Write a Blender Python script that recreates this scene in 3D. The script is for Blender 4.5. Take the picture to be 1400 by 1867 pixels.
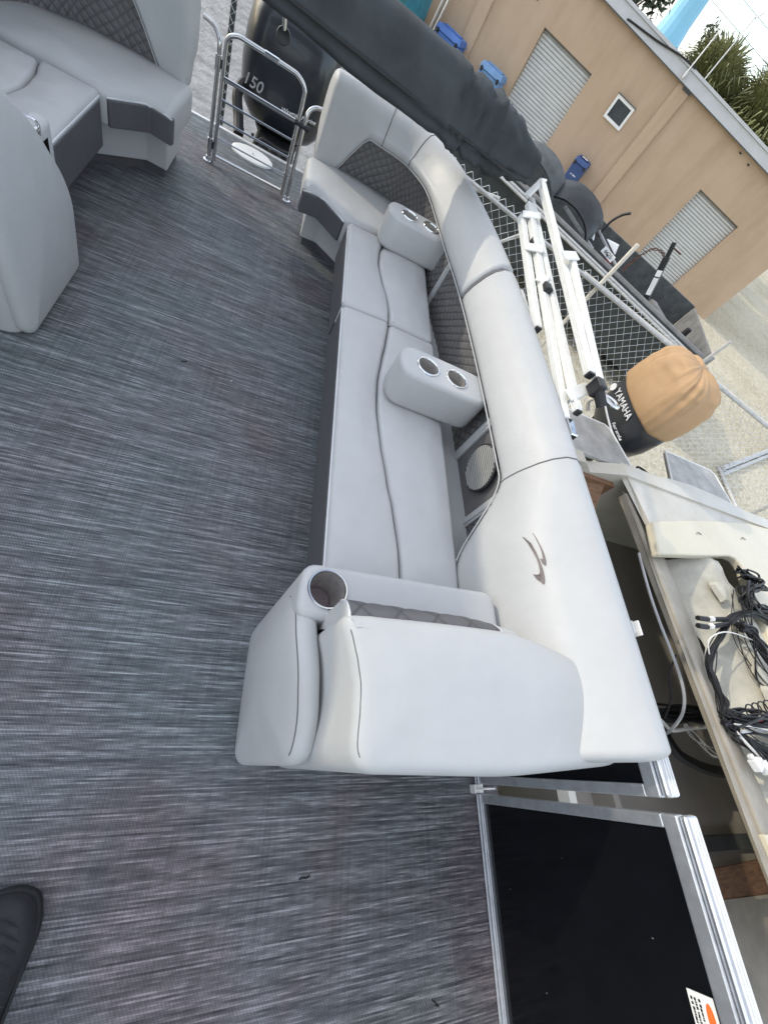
import bpy, bmesh, math, random
from mathutils import Vector, Matrix, noise, geometry
random.seed(7)
R = math.radians
# ------------------------------------------------------------------ scene, camera, sky, sun
for o in list(bpy.data.objects): bpy.data.objects.remove(o, do_unlink=True)
scn = bpy.context.scene
COL = scn.collection
cam = bpy.data.cameras.new('camera'); co = bpy.data.objects.new('camera', cam); COL.objects.link(co)
cam.sensor_fit = 'VERTICAL'; cam.sensor_height = 24.0; cam.lens = 750.0/1867.0*24.0
cam.clip_start = 0.02; cam.clip_end = 3000
# camera axes: right / up / back as columns (phone held tilted, looking down at the deck)
co.matrix_world = Matrix(((0.89700197, -0.21850093, -0.38424575, 0.0),
                          (-0.00890823, 0.86016959, -0.50993031, 0.0),
                          (0.44193676, 0.46083145, 0.76962736, 1.6),
                          (0, 0, 0, 1)))
scn.camera = co
SUN_EL = 25.0; SUN_DIR = Vector((-0.86, 0.50, 0)).normalized()
world = bpy.data.worlds.new('World'); scn.world = world; world.use_nodes = True
nt = world.node_tree; nt.nodes.clear()
wout = nt.nodes.new('ShaderNodeOutputWorld'); bg = nt.nodes.new('ShaderNodeBackground'); bg.inputs[1].default_value = 0.15
sky = nt.nodes.new('ShaderNodeTexSky'); sky.sky_type = 'NISHITA'; sky.sun_disc = False
sky.sun_elevation = R(SUN_EL); sky.sun_rotation = math.atan2(SUN_DIR.x, SUN_DIR.y); sky.air_density = 1.0; sky.dust_density = 1.0; sky.ozone_density = 2.0
tc = nt.nodes.new('ShaderNodeTexCoord'); mp = nt.nodes.new('ShaderNodeMapping'); mp.inputs['Scale'].default_value = (2.2, 2.2, 5.0)
cn = nt.nodes.new('ShaderNodeTexNoise'); cn.inputs['Scale'].default_value = 2.3; cn.inputs['Detail'].default_value = 9; cn.inputs['Roughness'].default_value = 0.55
cr = nt.nodes.new('ShaderNodeValToRGB'); cr.color_ramp.elements[0].position = 0.36; cr.color_ramp.elements[1].position = 0.62
cm = nt.nodes.new('ShaderNodeMix'); cm.data_type = 'RGBA'; cm.inputs['B'].default_value = (3.25, 3.15, 2.95, 1)
nt.links.new(tc.outputs['Generated'], mp.inputs['Vector']); nt.links.new(mp.outputs[0], cn.inputs['Vector'])
nt.links.new(cn.outputs['Fac'], cr.inputs[0]); nt.links.new(cr.outputs[0], cm.inputs['Factor'])
nt.links.new(sky.outputs[0], cm.inputs['A']); nt.links.new(cm.outputs['Result'], bg.inputs[0]); nt.links.new(bg.outputs[0], wout.inputs[0])
sl = bpy.data.lights.new('sun', 'SUN'); sl.energy = 0.58; sl.angle = R(0.7); sl.color = (1.0, 0.90, 0.72)
so = bpy.data.objects.new('sun', sl); COL.objects.link(so)
sd = Vector((SUN_DIR.x*math.cos(R(SUN_EL)), SUN_DIR.y*math.cos(R(SUN_EL)), math.sin(R(SUN_EL))))
so.rotation_euler = sd.to_track_quat('Z', 'Y').to_euler(); so.location = sd*30
scn.view_settings.view_transform = 'Standard'; scn.view_settings.look = 'None'; scn.view_settings.gamma = 1
scn.view_settings.exposure = 1.58
scn.render.resolution_x = 767; scn.render.resolution_y = 1024

# ------------------------------------------------------------------ materials
MATS = {}
def nodes(name):
    m = bpy.data.materials.new(name); m.use_nodes = True; t = m.node_tree
    return m, t, t.nodes['Principled BSDF']
def lnk(t, a, b): t.links.new(a, b)
def ramp(t, src, stops):
    r = t.nodes.new('ShaderNodeValToRGB'); e = r.color_ramp.elements
    while len(e) < len(stops): e.new(0.5)
    for el, (p, c) in zip(e, stops): el.position = p; el.color = (c[0], c[1], c[2], 1)
    lnk(t, src, r.inputs[0]); return r.outputs[0]
def noise_n(t, scale, detail=4, rough=0.55, vec=None, mscale=None, coord='Object'):
    n = t.nodes.new('ShaderNodeTexNoise'); n.inputs['Scale'].default_value = scale; n.inputs['Detail'].default_value = detail; n.inputs['Roughness'].default_value = rough
    if vec is None:
        c = t.nodes.new('ShaderNodeNewGeometry'); vec = c.outputs['Position']
    if mscale:
        mm = t.nodes.new('ShaderNodeMapping'); mm.inputs['Scale'].default_value = mscale; lnk(t, vec, mm.inputs[0]); vec = mm.outputs[0]
    lnk(t, vec, n.inputs['Vector']); return n.outputs['Fac']
def bump(t, b, h, strength=0.3, dist=0.01):
    k = t.nodes.new('ShaderNodeBump'); k.inputs['Strength'].default_value = strength; k.inputs['Distance'].default_value = dist
    lnk(t, h, k.inputs['Height']); lnk(t, k.outputs[0], b.inputs['Normal']); return k
def simple(name, col, rough=0.5, metal=0.0, var=0.10, vscale=6, bstr=0.0, bscale=200, coat=0.0, spec=0.5, vm=None):
    m, t, b = nodes(name)
    n = noise_n(t, vscale, 5, 0.6, mscale=vm)
    lo = tuple(c*(1-var) for c in col); hi = tuple(min(1, c*(1+var)) for c in col)
    lnk(t, ramp(t, n, [(0.3, lo), (0.7, hi)]), b.inputs['Base Color'])
    b.inputs['Roughness'].default_value = rough; b.inputs['Metallic'].default_value = metal
    b.inputs['Specular IOR Level'].default_value = spec; b.inputs['Coat Weight'].default_value = coat
    if bstr: bump(t, b, noise_n(t, bscale, 3, 0.6), bstr, 0.002)
    MATS[name] = m; return m
simple('vinyl', (0.49, 0.495, 0.49), 0.44, 0, 0.03, 9, 0.10, 700, spec=0.42)
def _v(m):   # soft puckers and sag in the upholstery besides the fine grain
    t = m.node_tree; b = t.nodes['Principled BSDF']; k = b.inputs['Normal'].links[0].from_node; k2 = t.nodes.new('ShaderNodeBump'); k2.inputs['Strength'].default_value = 0.32; k2.inputs['Distance'].default_value = 0.012
    t.links.new(noise_n(t, 9.0, 3, 0.55), k2.inputs['Height']); t.links.new(k2.outputs[0], k.inputs['Normal'])
_v(MATS['vinyl'])
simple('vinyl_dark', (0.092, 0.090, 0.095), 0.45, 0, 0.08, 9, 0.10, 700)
qm_ = simple('quilt', (0.145, 0.14, 0.138), 0.5, 0, 0.08, 12, 0.10, 600)
def _q(m):
    t = m.node_tree; b = t.nodes['Principled BSDF']; a = t.nodes.new('ShaderNodeAttribute'); a.attribute_name = 'stitch'
    src = b.inputs['Base Color'].links[0].from_socket; x = t.nodes.new('ShaderNodeMix'); x.data_type = 'RGBA'; x.inputs['B'].default_value = (0.055, 0.053, 0.052, 1)
    t.links.new(a.outputs['Fac'], x.inputs['Factor']); t.links.new(src, x.inputs['A']); t.links.new(x.outputs['Result'], b.inputs['Base Color'])
_q(qm_)
_q(simple('quilt_dark', (0.115, 0.112, 0.116), 0.5, 0, 0.08, 12, 0.10, 600))
simple('stitch', (0.13, 0.13, 0.135), 0.7)
simple('piping', (0.66, 0.67, 0.68), 0.4)
simple('steel', (0.62, 0.62, 0.62), 0.13, 1.0, 0.05, 30)
simple('well_steel', (0.62, 0.60, 0.57), 0.34, 0.7, 0.15, 60)
simple('chrome', (0.75, 0.76, 0.78), 0.10, 1.0, 0.03, 40)
simple('alu', (0.72, 0.73, 0.74), 0.36, 1.0, 0.10, 25, 0.1, 300)
simple('alu_frame', (0.60, 0.62, 0.64), 0.40, 0.85, 0.12, 25, 0.1, 300)
simple('alu_white', (0.80, 0.80, 0.77), 0.38, 0.25, 0.05, 25)
simple('alu_dull', (0.42, 0.41, 0.385), 0.6, 0.35, 0.22, 9, 0.15, 150)
simple('black_gloss', (0.004, 0.0045, 0.006), 0.12, 0, 0.2, 10, spec=0.22)
simple('black_plastic', (0.018, 0.019, 0.021), 0.45, 0, 0.25, 15)
simple('rubber', (0.012, 0.012, 0.013), 0.6)
simple('boot_cloth', (0.048, 0.054, 0.058), 0.85, 0, 0.25, 5, 0.25, 500, spec=0.25)
simple('cowl_black', (0.016, 0.020, 0.027), 0.30, 0, 0.3, 4, coat=0.25)
simple('cowl_grey', (0.030, 0.032, 0.036), 0.30, 0, 0.2, 8, coat=0.2)
simple('decal_white', (0.80, 0.80, 0.80), 0.4)
simple('decal_silver', (0.55, 0.56, 0.57), 0.35, 0.4)
simple('paint_white', (0.78, 0.78, 0.76), 0.4, 0, 0.05)
simple('speaker_grey', (0.42, 0.42, 0.40), 0.45, 0.2)
simple('galv', (0.50, 0.50, 0.49), 0.5, 0.5, 0.18, 20, 0.1, 200)
simple('pvc', (0.66, 0.62, 0.54), 0.5, 0, 0.12, 20)
simple('wire_galv', (0.62, 0.64, 0.64), 0.45, 0.4, 0.1, 20)
simple('dark_hull', (0.030, 0.036, 0.036), 0.6, 0, 0.35, 6, 0.2, 120)
simple('dark_grey', (0.075, 0.08, 0.08), 0.6, 0, 0.3, 8, 0.2, 100)
simple('trailer_grey', (0.17, 0.17, 0.165), 0.65, 0, 0.25, 6, 0.2, 90)
simple('rust', (0.10, 0.045, 0.030), 0.85, 0, 0.5, 20, 0.4, 80)
simple('teal', (0.035, 0.20, 0.26), 0.5, 0, 0.2, 6)
simple('bin_blue', (0.06, 0.15, 0.42), 0.45, 0, 0.15, 6)
simple('bin_pale', (0.13, 0.25, 0.45), 0.5, 0, 0.15, 6)
simple('bin_navy', (0.035, 0.07, 0.19), 0.5, 0, 0.15, 6)
simple('tower_blue', (0.22, 0.50, 0.70), 0.5, 0, 0.05, 0.1)
simple('shutter', (0.60, 0.61, 0.60), 0.5, 0.1, 0.06, 3)
simple('shutter_dark', (0.28, 0.28, 0.28), 0.7)
simple('glass_dark', (0.05, 0.055, 0.06), 0.25, 0, 0.2, 5)
simple('fascia', (0.52, 0.53, 0.55), 0.55, 0.1, 0.06, 3)
simple('wire_black', (0.012, 0.012, 0.013), 0.5)
simple('wire_white', (0.75, 0.74, 0.70), 0.5)
simple('wire_red', (0.35, 0.03, 0.04), 0.5)
simple('wire_green', (0.02, 0.20, 0.12), 0.5)
simple('plywood', (0.20, 0.105, 0.055), 0.7, 0, 0.4, 14, 0.2, 90, vm=(1, 6, 6))
simple('orange', (0.80, 0.17, 0.03), 0.5)
simple('logo', (0.13, 0.105, 0.105), 0.45, 0, 0.1, 60)
simple('shoe_black', (0.026, 0.026, 0.030), 0.7, 0, 0.25, 40, 0.3, 700)
simple('shoe_sole', (0.016, 0.017, 0.019), 0.75, 0, 0.2, 30, 0.2, 300)
simple('wood_bark', (0.14, 0.11, 0.085), 0.9, 0, 0.3, 8, 0.5, 30)
simple('palm_leaf', (0.20, 0.205, 0.085), 0.55, 0, 0.4, 0.9)
simple('pine_leaf', (0.050, 0.065, 0.035), 0.7, 0, 0.4, 1.2)
simple('dry_leaf', (0.30, 0.15, 0.06), 0.7, 0, 0.4, 1.2)
simple('grass_green', (0.10, 0.13, 0.05), 0.8, 0, 0.4, 3)
simple('canvas_tan', (0.45, 0.285, 0.15), 0.7, 0, 0.06, 8, 0.15, 500)
simple('liner', (0.35, 0.315, 0.255), 0.5, 0, 0.20, 5, 0.1, 60)
simple('glass_mat', (0.52, 0.50, 0.42), 0.6, 0, 0.16, 9, 0.4, 60)
simple('grey_sole', (0.34, 0.31, 0.27), 0.6, 0, 0.14, 3, 0.1, 60)
simple('label_white', (0.82, 0.82, 0.80), 0.5)
simple('concrete', (0.30, 0.295, 0.285), 0.9, 0, 0.35, 5, 0.6, 25)
simple('stone', (0.56, 0.52, 0.43), 0.9, 0, 0.3, 40)
simple('blocker_grey', (0.22, 0.23, 0.24), 0.5, 0, 0.08, 2)
simple('cap_dark', (0.20, 0.16, 0.17), 0.8, 0, 0.25, 200)

# gelcoat of the stripped boat: cream with rust runs
m, t, b = nodes('gelcoat'); MATS['gelcoat'] = m
n = noise_n(t, 3.0, 6, 0.6); n2 = noise_n(t, 5.0, 5, 0.65, mscale=(7, 1.2, 3))
c1 = ramp(t, n, [(0.3, (0.50, 0.465, 0.385)), (0.7, (0.63, 0.60, 0.525))]); c2 = ramp(t, n2, [(0.62, (1, 1, 1)), (0.80, (0.80, 0.68, 0.50))])
mx = t.nodes.new('ShaderNodeMix'); mx.data_type = 'RGBA'; mx.blend_type = 'MULTIPLY'; mx.inputs['Factor'].default_value = 0.8
lnk(t, c1, mx.inputs['A']); lnk(t, c2, mx.inputs['B']); lnk(t, mx.outputs['Result'], b.inputs['Base Color']); b.inputs['Roughness'].default_value = 0.35
m2 = m.copy(); m2.name = 'cream'; MATS['cream'] = m2
for nd in m2.node_tree.nodes:
    if nd.type == 'VALTORGB' and nd.color_ramp.elements[0].color[0] < 0.9:
        nd.color_ramp.elements[0].color = (0.62, 0.56, 0.42, 1); nd.color_ramp.elements[1].color = (0.70, 0.64, 0.49, 1)

# woven vinyl deck: threads run across the boat (X), each about 5 mm
m, t, b = nodes('weave'); MATS['weave'] = m
g = t.nodes.new('ShaderNodeNewGeometry'); P = g.outputs['Position']
def mnoise(scale, mscale, detail=2, rough=0.5): return noise_n(t, scale, detail, rough, P, mscale)
def math_n(op, a, bb):
    k = t.nodes.new('ShaderNodeMath'); k.operation = op
    for i, v in enumerate((a, bb)):
        if isinstance(v, (int, float)): k.inputs[i].default_value = v
        else: lnk(t, v, k.inputs[i])
    return k.outputs[0]
sx = t.nodes.new('ShaderNodeSeparateXYZ'); lnk(t, P, sx.inputs[0])
PITCH = 0.0046
yr = math_n('DIVIDE', sx.outputs['Y'], PITCH); row = math_n('FLOOR', yr, 0); fr_ = math_n('SUBTRACT', yr, row)
def rowvec(fx, k):
    cb = t.nodes.new('ShaderNodeCombineXYZ'); lnk(t, math_n('MULTIPLY', sx.outputs['X'], fx), cb.inputs[0]); lnk(t, math_n('MULTIPLY', row, k), cb.inputs[1]); return cb.outputs[0]
rowv = noise_n(t, 1.0, 2, 0.5, rowvec(3.4, 7.437)); rowl = noise_n(t, 1.0, 2, 0.6, rowvec(11.0, 13.713))
wn = t.nodes.new('ShaderNodeTexWhiteNoise'); wn.noise_dimensions = '1D'; lnk(t, row, wn.inputs['W'])
broad = mnoise(1.0, (1.6, 34, 1), 3, 0.6); warp = mnoise(1.0, (150, 1.6, 1), 2, 0.5)
# over-under stitches along each thread, offset row by row
ph = math_n('ADD', math_n('MULTIPLY', sx.outputs['X'], 2*math.pi/0.0085), math_n('MULTIPLY', row, math.pi*0.62))
dots = math_n('ADD', math_n('MULTIPLY', math_n('SINE', ph, 0), 0.5), 0.5); prof = math_n('SINE', math_n('MULTIPLY', fr_, math.pi), 0)
v = math_n('ADD', math_n('MULTIPLY', rowv, 0.40), math_n('MULTIPLY', rowl, 0.46)); v = math_n('ADD', v, math_n('MULTIPLY', wn.outputs['Value'], 0.09)); v = math_n('ADD', v, math_n('MULTIPLY', broad, 0.07)); v = math_n('ADD', v, math_n('MULTIPLY', warp, 0.11))
v = math_n('ADD', v, math_n('MULTIPLY', math_n('MULTIPLY', math_n('SUBTRACT', dots, 0.45), prof), 0.06))
v = math_n('ADD', v, math_n('MULTIPLY', math_n('SUBTRACT', prof, 0.64), 0.05))
c1 = ramp(t, v, [(0.38, (0.034, 0.036, 0.041)), (0.52, (0.096, 0.101, 0.107)), (0.61, (0.165, 0.171, 0.177)), (0.74, (0.36, 0.37, 0.38))])
tint = ramp(t, mnoise(1.0, (1.1, 1.1, 1), 3, 0.6), [(0.40, (0.93, 1.02, 1.03)), (0.52, (0.97, 0.98, 1.0)), (0.62, (0.92, 0.77, 0.80))])
mx = t.nodes.new('ShaderNodeMix'); mx.data_type = 'RGBA'; mx.blend_type = 'MULTIPLY'; mx.inputs['Factor'].default_value = 0.9
lnk(t, c1, mx.inputs['A']); lnk(t, tint, mx.inputs['B']); lnk(t, mx.outputs['Result'], b.inputs['Base Color'])
b.inputs['Roughness'].default_value = 0.55; b.inputs['Specular IOR Level'].default_value = 0.35
bump(t, b, math_n('MULTIPLY', prof, math_n('ADD', dots, 0.6)), 0.30, 0.0012)

# gravel ground
m, t, b = nodes('gravel'); MATS['gravel'] = m
vo = t.nodes.new('ShaderNodeTexVoronoi'); vo.inputs['Scale'].default_value = 26; g = t.nodes.new('ShaderNodeNewGeometry'); lnk(t, g.outputs['Position'], vo.inputs['Vector'])
n = noise_n(t, 7, 8, 0.7); n3 = noise_n(t, 0.5, 4, 0.5)
mm = t.nodes.new('ShaderNodeMath'); mm.operation = 'MULTIPLY_ADD'; mm.inputs[1].default_value = 0.35; lnk(t, vo.outputs['Distance'], mm.inputs[0]); lnk(t, n, mm.inputs[2])
c1 = ramp(t, mm.outputs[0], [(0.36, (0.24, 0.205, 0.135)), (0.52, (0.52, 0.465, 0.335)), (0.78, (0.70, 0.645, 0.50))])
c2 = ramp(t, n3, [(0.35, (0.82, 0.80, 0.76)), (0.6, (1, 1, 1))])
mx = t.nodes.new('ShaderNodeMix'); mx.data_type = 'RGBA'; mx.blend_type = 'MULTIPLY'; mx.inputs['Factor'].default_value = 1
lnk(t, c1, mx.inputs['A']); lnk(t, c2, mx.inputs['B']); lnk(t, mx.outputs['Result'], b.inputs['Base Color']); b.inputs['Roughness'].default_value = 0.95
bump(t, b, mm.outputs[0], 0.9, 0.06)

# stucco wall
m, t, b = nodes('stucco'); MATS['stucco'] = m
n = noise_n(t, 0.55, 6, 0.6); n2 = noise_n(t, 2.0, 6, 0.65, mscale=(1, 1, 0.25))
c1 = ramp(t, n, [(0.3, (0.44, 0.320, 0.220)), (0.7, (0.50, 0.375, 0.268))]); c2 = ramp(t, n2, [(0.30, (0.88, 0.86, 0.84)), (0.55, (1, 1, 1))])
mx = t.nodes.new('ShaderNodeMix'); mx.data_type = 'RGBA'; mx.blend_type = 'MULTIPLY'; mx.inputs['Factor'].default_value = 1
lnk(t, c1, mx.inputs['A']); lnk(t, c2, mx.inputs['B']); lnk(t, mx.outputs['Result'], b.inputs['Base Color']); b.inputs['Roughness'].default_value = 0.9
bump(t, b, noise_n(t, 45, 4, 0.7), 0.35, 0.012)

# ------------------------------------------------------------------ mesh helpers
class MB:
    def __init__(s): s.v = []; s.f = []
    def add(s, vs, fs):
        o = len(s.v); s.v += [tuple(x) for x in vs]; s.f += [tuple(i+o for i in f) for f in fs]; return s
    def box(s, x0, x1, y0, y1, z0, z1, M=None):
        vs = [Vector((x, y, z)) for z in (z0, z1) for y in (y0, y1) for x in (x0, x1)]
        if M is not None: vs = [M @ q for q in vs]
        return s.add(vs, [(0, 2, 3, 1), (4, 5, 7, 6), (0, 1, 5, 4), (2, 6, 7, 3), (0, 4, 6, 2), (1, 3, 7, 5)])
    def prism(s, lo, hi):
        n = len(lo); return s.add(list(lo)+list(hi), [tuple(range(n-1, -1, -1)), tuple(range(n, 2*n))] + [(i, (i+1) % n, n+(i+1) % n, n+i) for i in range(n)])
    def ngon(s, pts): return s.add(pts, [tuple(range(len(pts)))])
    def tube(s, path, r, n=8, closed=False, ry=None):
        path = [Vector(p) for p in path]; m = len(path); rings = []; up = None
        for i, p in enumerate(path):
            a = path[(i-1) % m] if (closed or i > 0) else p; c = path[(i+1) % m] if (closed or i < m-1) else p
            d = (c-a)
            if d.length < 1e-9: d = Vector((0, 0, 1))
            d.normalize()
            if up is None:
                up = Vector((0, 0, 1)) if abs(d.z) < 0.9 else Vector((1, 0, 0))
            u = (up - d*up.dot(d))
            if u.length < 1e-6: u = d.orthogonal()
            u.normalize(); w = d.cross(u); up = u
            rr = r[i] if isinstance(r, (list, tuple)) else r; r2 = ry if ry else rr
            rings.append([p + u*math.cos(2*math.pi*k/n)*rr + w*math.sin(2*math.pi*k/n)*r2 for k in range(n)])
        fs = []
        for i in range(m if closed else m-1):
            j = (i+1) % m
            for k in range(n): fs.append((i*n+k, i*n+(k+1) % n, j*n+(k+1) % n, j*n+k))
        if not closed: fs += [tuple(range(n-1, -1, -1)), tuple((m-1)*n+k for k in range(n))]
        return s.add([q for rg in rings for q in rg], fs)
    def rect_tube(s, a, b, w, h, up=(0, 0, 1)):
        a = Vector(a); b = Vector(b); d = (b-a).normalized(); up = Vector(up); u = (up-d*up.dot(d)).normalized(); q = d.cross(u)
        sec = [u*h/2+q*w/2, u*h/2-q*w/2, -u*h/2-q*w/2, -u*h/2+q*w/2]
        return s.prism([a+k for k in sec], [b+k for k in sec])
    def rings(s, rs, cap=True):
        n = len(rs[0]); fs = []
        for i in range(len(rs)-1):
            for k in range(n): fs.append((i*n+k, i*n+(k+1) % n, (i+1)*n+(k+1) % n, (i+1)*n+k))
        if cap: fs += [tuple(range(n-1, -1, -1)), tuple((len(rs)-1)*n+k for k in range(n))]
        return s.add([q for r in rs for q in r], fs)
    def grid(s, rows):
        n = len(rows[0]); fs = []
        for i in range(len(rows)-1):
            for k in range(n-1): fs.append((i*n+k, i*n+k+1, (i+1)*n+k+1, (i+1)*n+k))
        return s.add([q for r in rows for q in r], fs)
    def lathe(s, prof, c, n=24, M=None, cap=True):
        rs = [[Vector((math.cos(2*math.pi*k/n)*r, math.sin(2*math.pi*k/n)*r, z)) for k in range(n)] for r, z in prof]
        c = Vector(c); rs = [[(M @ q if M else q)+c for q in r] for r in rs]
        return s.rings(rs, cap=cap)
    def mirror(s, ax=-0.26):
        s.v = [(2*ax-x, y, z) for x, y, z in s.v]; return s
    def build(s, name, mat, parent=None, smooth=False, bevel=0, seg=2, sub=0, kind=None, angle=35):
        me = bpy.data.meshes.new(name); off = parent_loc(parent)
        me.from_pydata([(x-off.x, y-off.y, z-off.z) for x, y, z in s.v], [], s.f)
        bm = bmesh.new(); bm.from_mesh(me)
        if getattr(s, 'weld', False): bmesh.ops.remove_doubles(bm, verts=bm.verts, dist=0.0002)
        bmesh.ops.recalc_face_normals(bm, faces=bm.faces)
        if smooth:
            for f in bm.faces: f.smooth = True
            for e in bm.edges:
                if len(e.link_faces) == 2 and e.calc_face_angle(0) > R(angle): e.smooth = False
        bm.to_mesh(me); bm.free()
        o = bpy.data.objects.new(name, me); COL.objects.link(o)
        me.materials.append(MATS[mat] if isinstance(mat, str) else mat)
        if parent: o.parent = parent
        if bevel:
            k = o.modifiers.new('bevel', 'BEVEL'); k.width = bevel; k.segments = seg; k.limit_method = 'ANGLE'; k.angle_limit = R(30); k.harden_normals = False
        if sub:
            k = o.modifiers.new('sub', 'SUBSURF'); k.levels = sub; k.render_levels = sub
        if kind: o['kind'] = kind
        return o
def parent_loc(p):
    v = Vector((0, 0, 0))
    while p is not None: v += p.location; p = p.parent
    return v
def thing(name, label, cat, loc=(0, 0, 0), group=None):
    o = bpy.data.objects.new(name, None); COL.objects.link(o); o.empty_display_size = 0.1
    o.location = loc; tag(o, label, cat, group); return o
def tag(o, label, cat, group=None):
    o['label'] = label; o['category'] = cat
    if group: o['group'] = group
    return o
def struct(o): o['kind'] = 'structure'; return o
def text(name, body, size, M, mat, parent, ext=0.0015, font_shear=0.0):
    cu = bpy.data.curves.new(name, 'FONT'); cu.body = body; cu.size = size; cu.extrude = ext; cu.shear = font_shear; cu.align_x = 'CENTER'; cu.align_y = 'CENTER'
    tmp = bpy.data.objects.new(name, cu); COL.objects.link(tmp)
    bpy.context.view_layer.update(); dg = bpy.context.evaluated_depsgraph_get(); me = bpy.data.meshes.new_from_object(tmp.evaluated_get(dg))
    bpy.data.objects.remove(tmp, do_unlink=True)
    off = parent_loc(parent); me.transform(Matrix.Translation(-off) @ M)
    o = bpy.data.objects.new(name, me); COL.objects.link(o); me.materials.clear(); me.materials.append(MATS[mat]); o.parent = parent; return o
def ink(M, x0, x1, rows_, hgt, z, mat, parent, seed):
    rn = random.Random(seed); b_ = MB()
    for y in rows_:
        x = x0
        while x < x1:
            w = hgt*rn.uniform(.35, 1.3); b_.box(x, min(x+w, x1), y-hgt/2*rn.uniform(.6, 1), y+hgt/2*rn.uniform(.6, 1), z, z+.004 if z == 0 else z+.0006, M=M); x += w+hgt*rn.choice((.25, .25, .7))
    return b_.build('print', mat, parent)
def frame(origin, xdir, ydir):
    x = Vector(xdir).normalized(); y = Vector(ydir); y = (y-x*y.dot(x)).normalized(); z = x.cross(y)
    return Matrix(((x.x, y.x, z.x, origin[0]), (x.y, y.y, z.y, origin[1]), (x.z, y.z, z.z, origin[2]), (0, 0, 0, 1)))
def smooth_path(pts, n):
    pts = [Vector(p) for p in pts]; out = []; m = len(pts)-1; per = max(2, n//m)
    for i in range(m):
        p0 = pts[max(i-1, 0)]; p1 = pts[i]; p2 = pts[i+1]; p3 = pts[min(i+2, m)]
        for k in range(per):
            u = k/per; out.append(0.5*((2*p1)+(p2-p0)*u+(2*p0-5*p1+4*p2-p3)*u*u+(3*p1-p0-3*p2+p3)*u**3))
    out.append(pts[-1]); return out
def resample(path, step):
    out = [path[0].copy()]; acc = 0
    for a, b in zip(path, path[1:]):
        L = (b-a).length
        if L == 0: continue
        d = step-acc
        while d <= L: out.append(a+(b-a)*(d/L)); d += step
        acc = (acc+L) % step if (acc+L) >= step else acc+L
    if (out[-1]-path[-1]).length > step*0.3: out.append(path[-1].copy())
    return out
def round_poly(pts, r, n=5):
    pts = [Vector((p[0], p[1])) for p in pts]; out = []; m = len(pts)
    for i in range(m):
        p = pts[i]; a = pts[i-1]-p; c = pts[(i+1) % m]-p; rr = min(r, a.length*0.45, c.length*0.45)
        s0 = p+a.normalized()*rr; s1 = p+c.normalized()*rr
        for k in range(n+1):
            u = k/n; out.append((1-u)**2*s0+2*u*(1-u)*p+u*u*s1)
    return out
def densify(pts, step):
    out = []
    for i in range(len(pts)):
        a = pts[i]; b = pts[(i+1) % len(pts)]; k = max(1, int((b-a).length/step))
        for j in range(k): out.append(a+(b-a)*j/k)
    return out
def inset(pts, d):
    n = len(pts); area = sum(pts[i].x*pts[(i+1) % n].y-pts[(i+1) % n].x*pts[i].y for i in range(n)); sg = 1 if area > 0 else -1; out = []
    for i in range(n):
        e = (pts[(i+1) % n]-pts[i-1])
        if e.length < 1e-9: out.append(pts[i].copy()); continue
        e.normalize(); out.append(pts[i]+Vector((-e.y, e.x))*d*sg)
    return out
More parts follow.
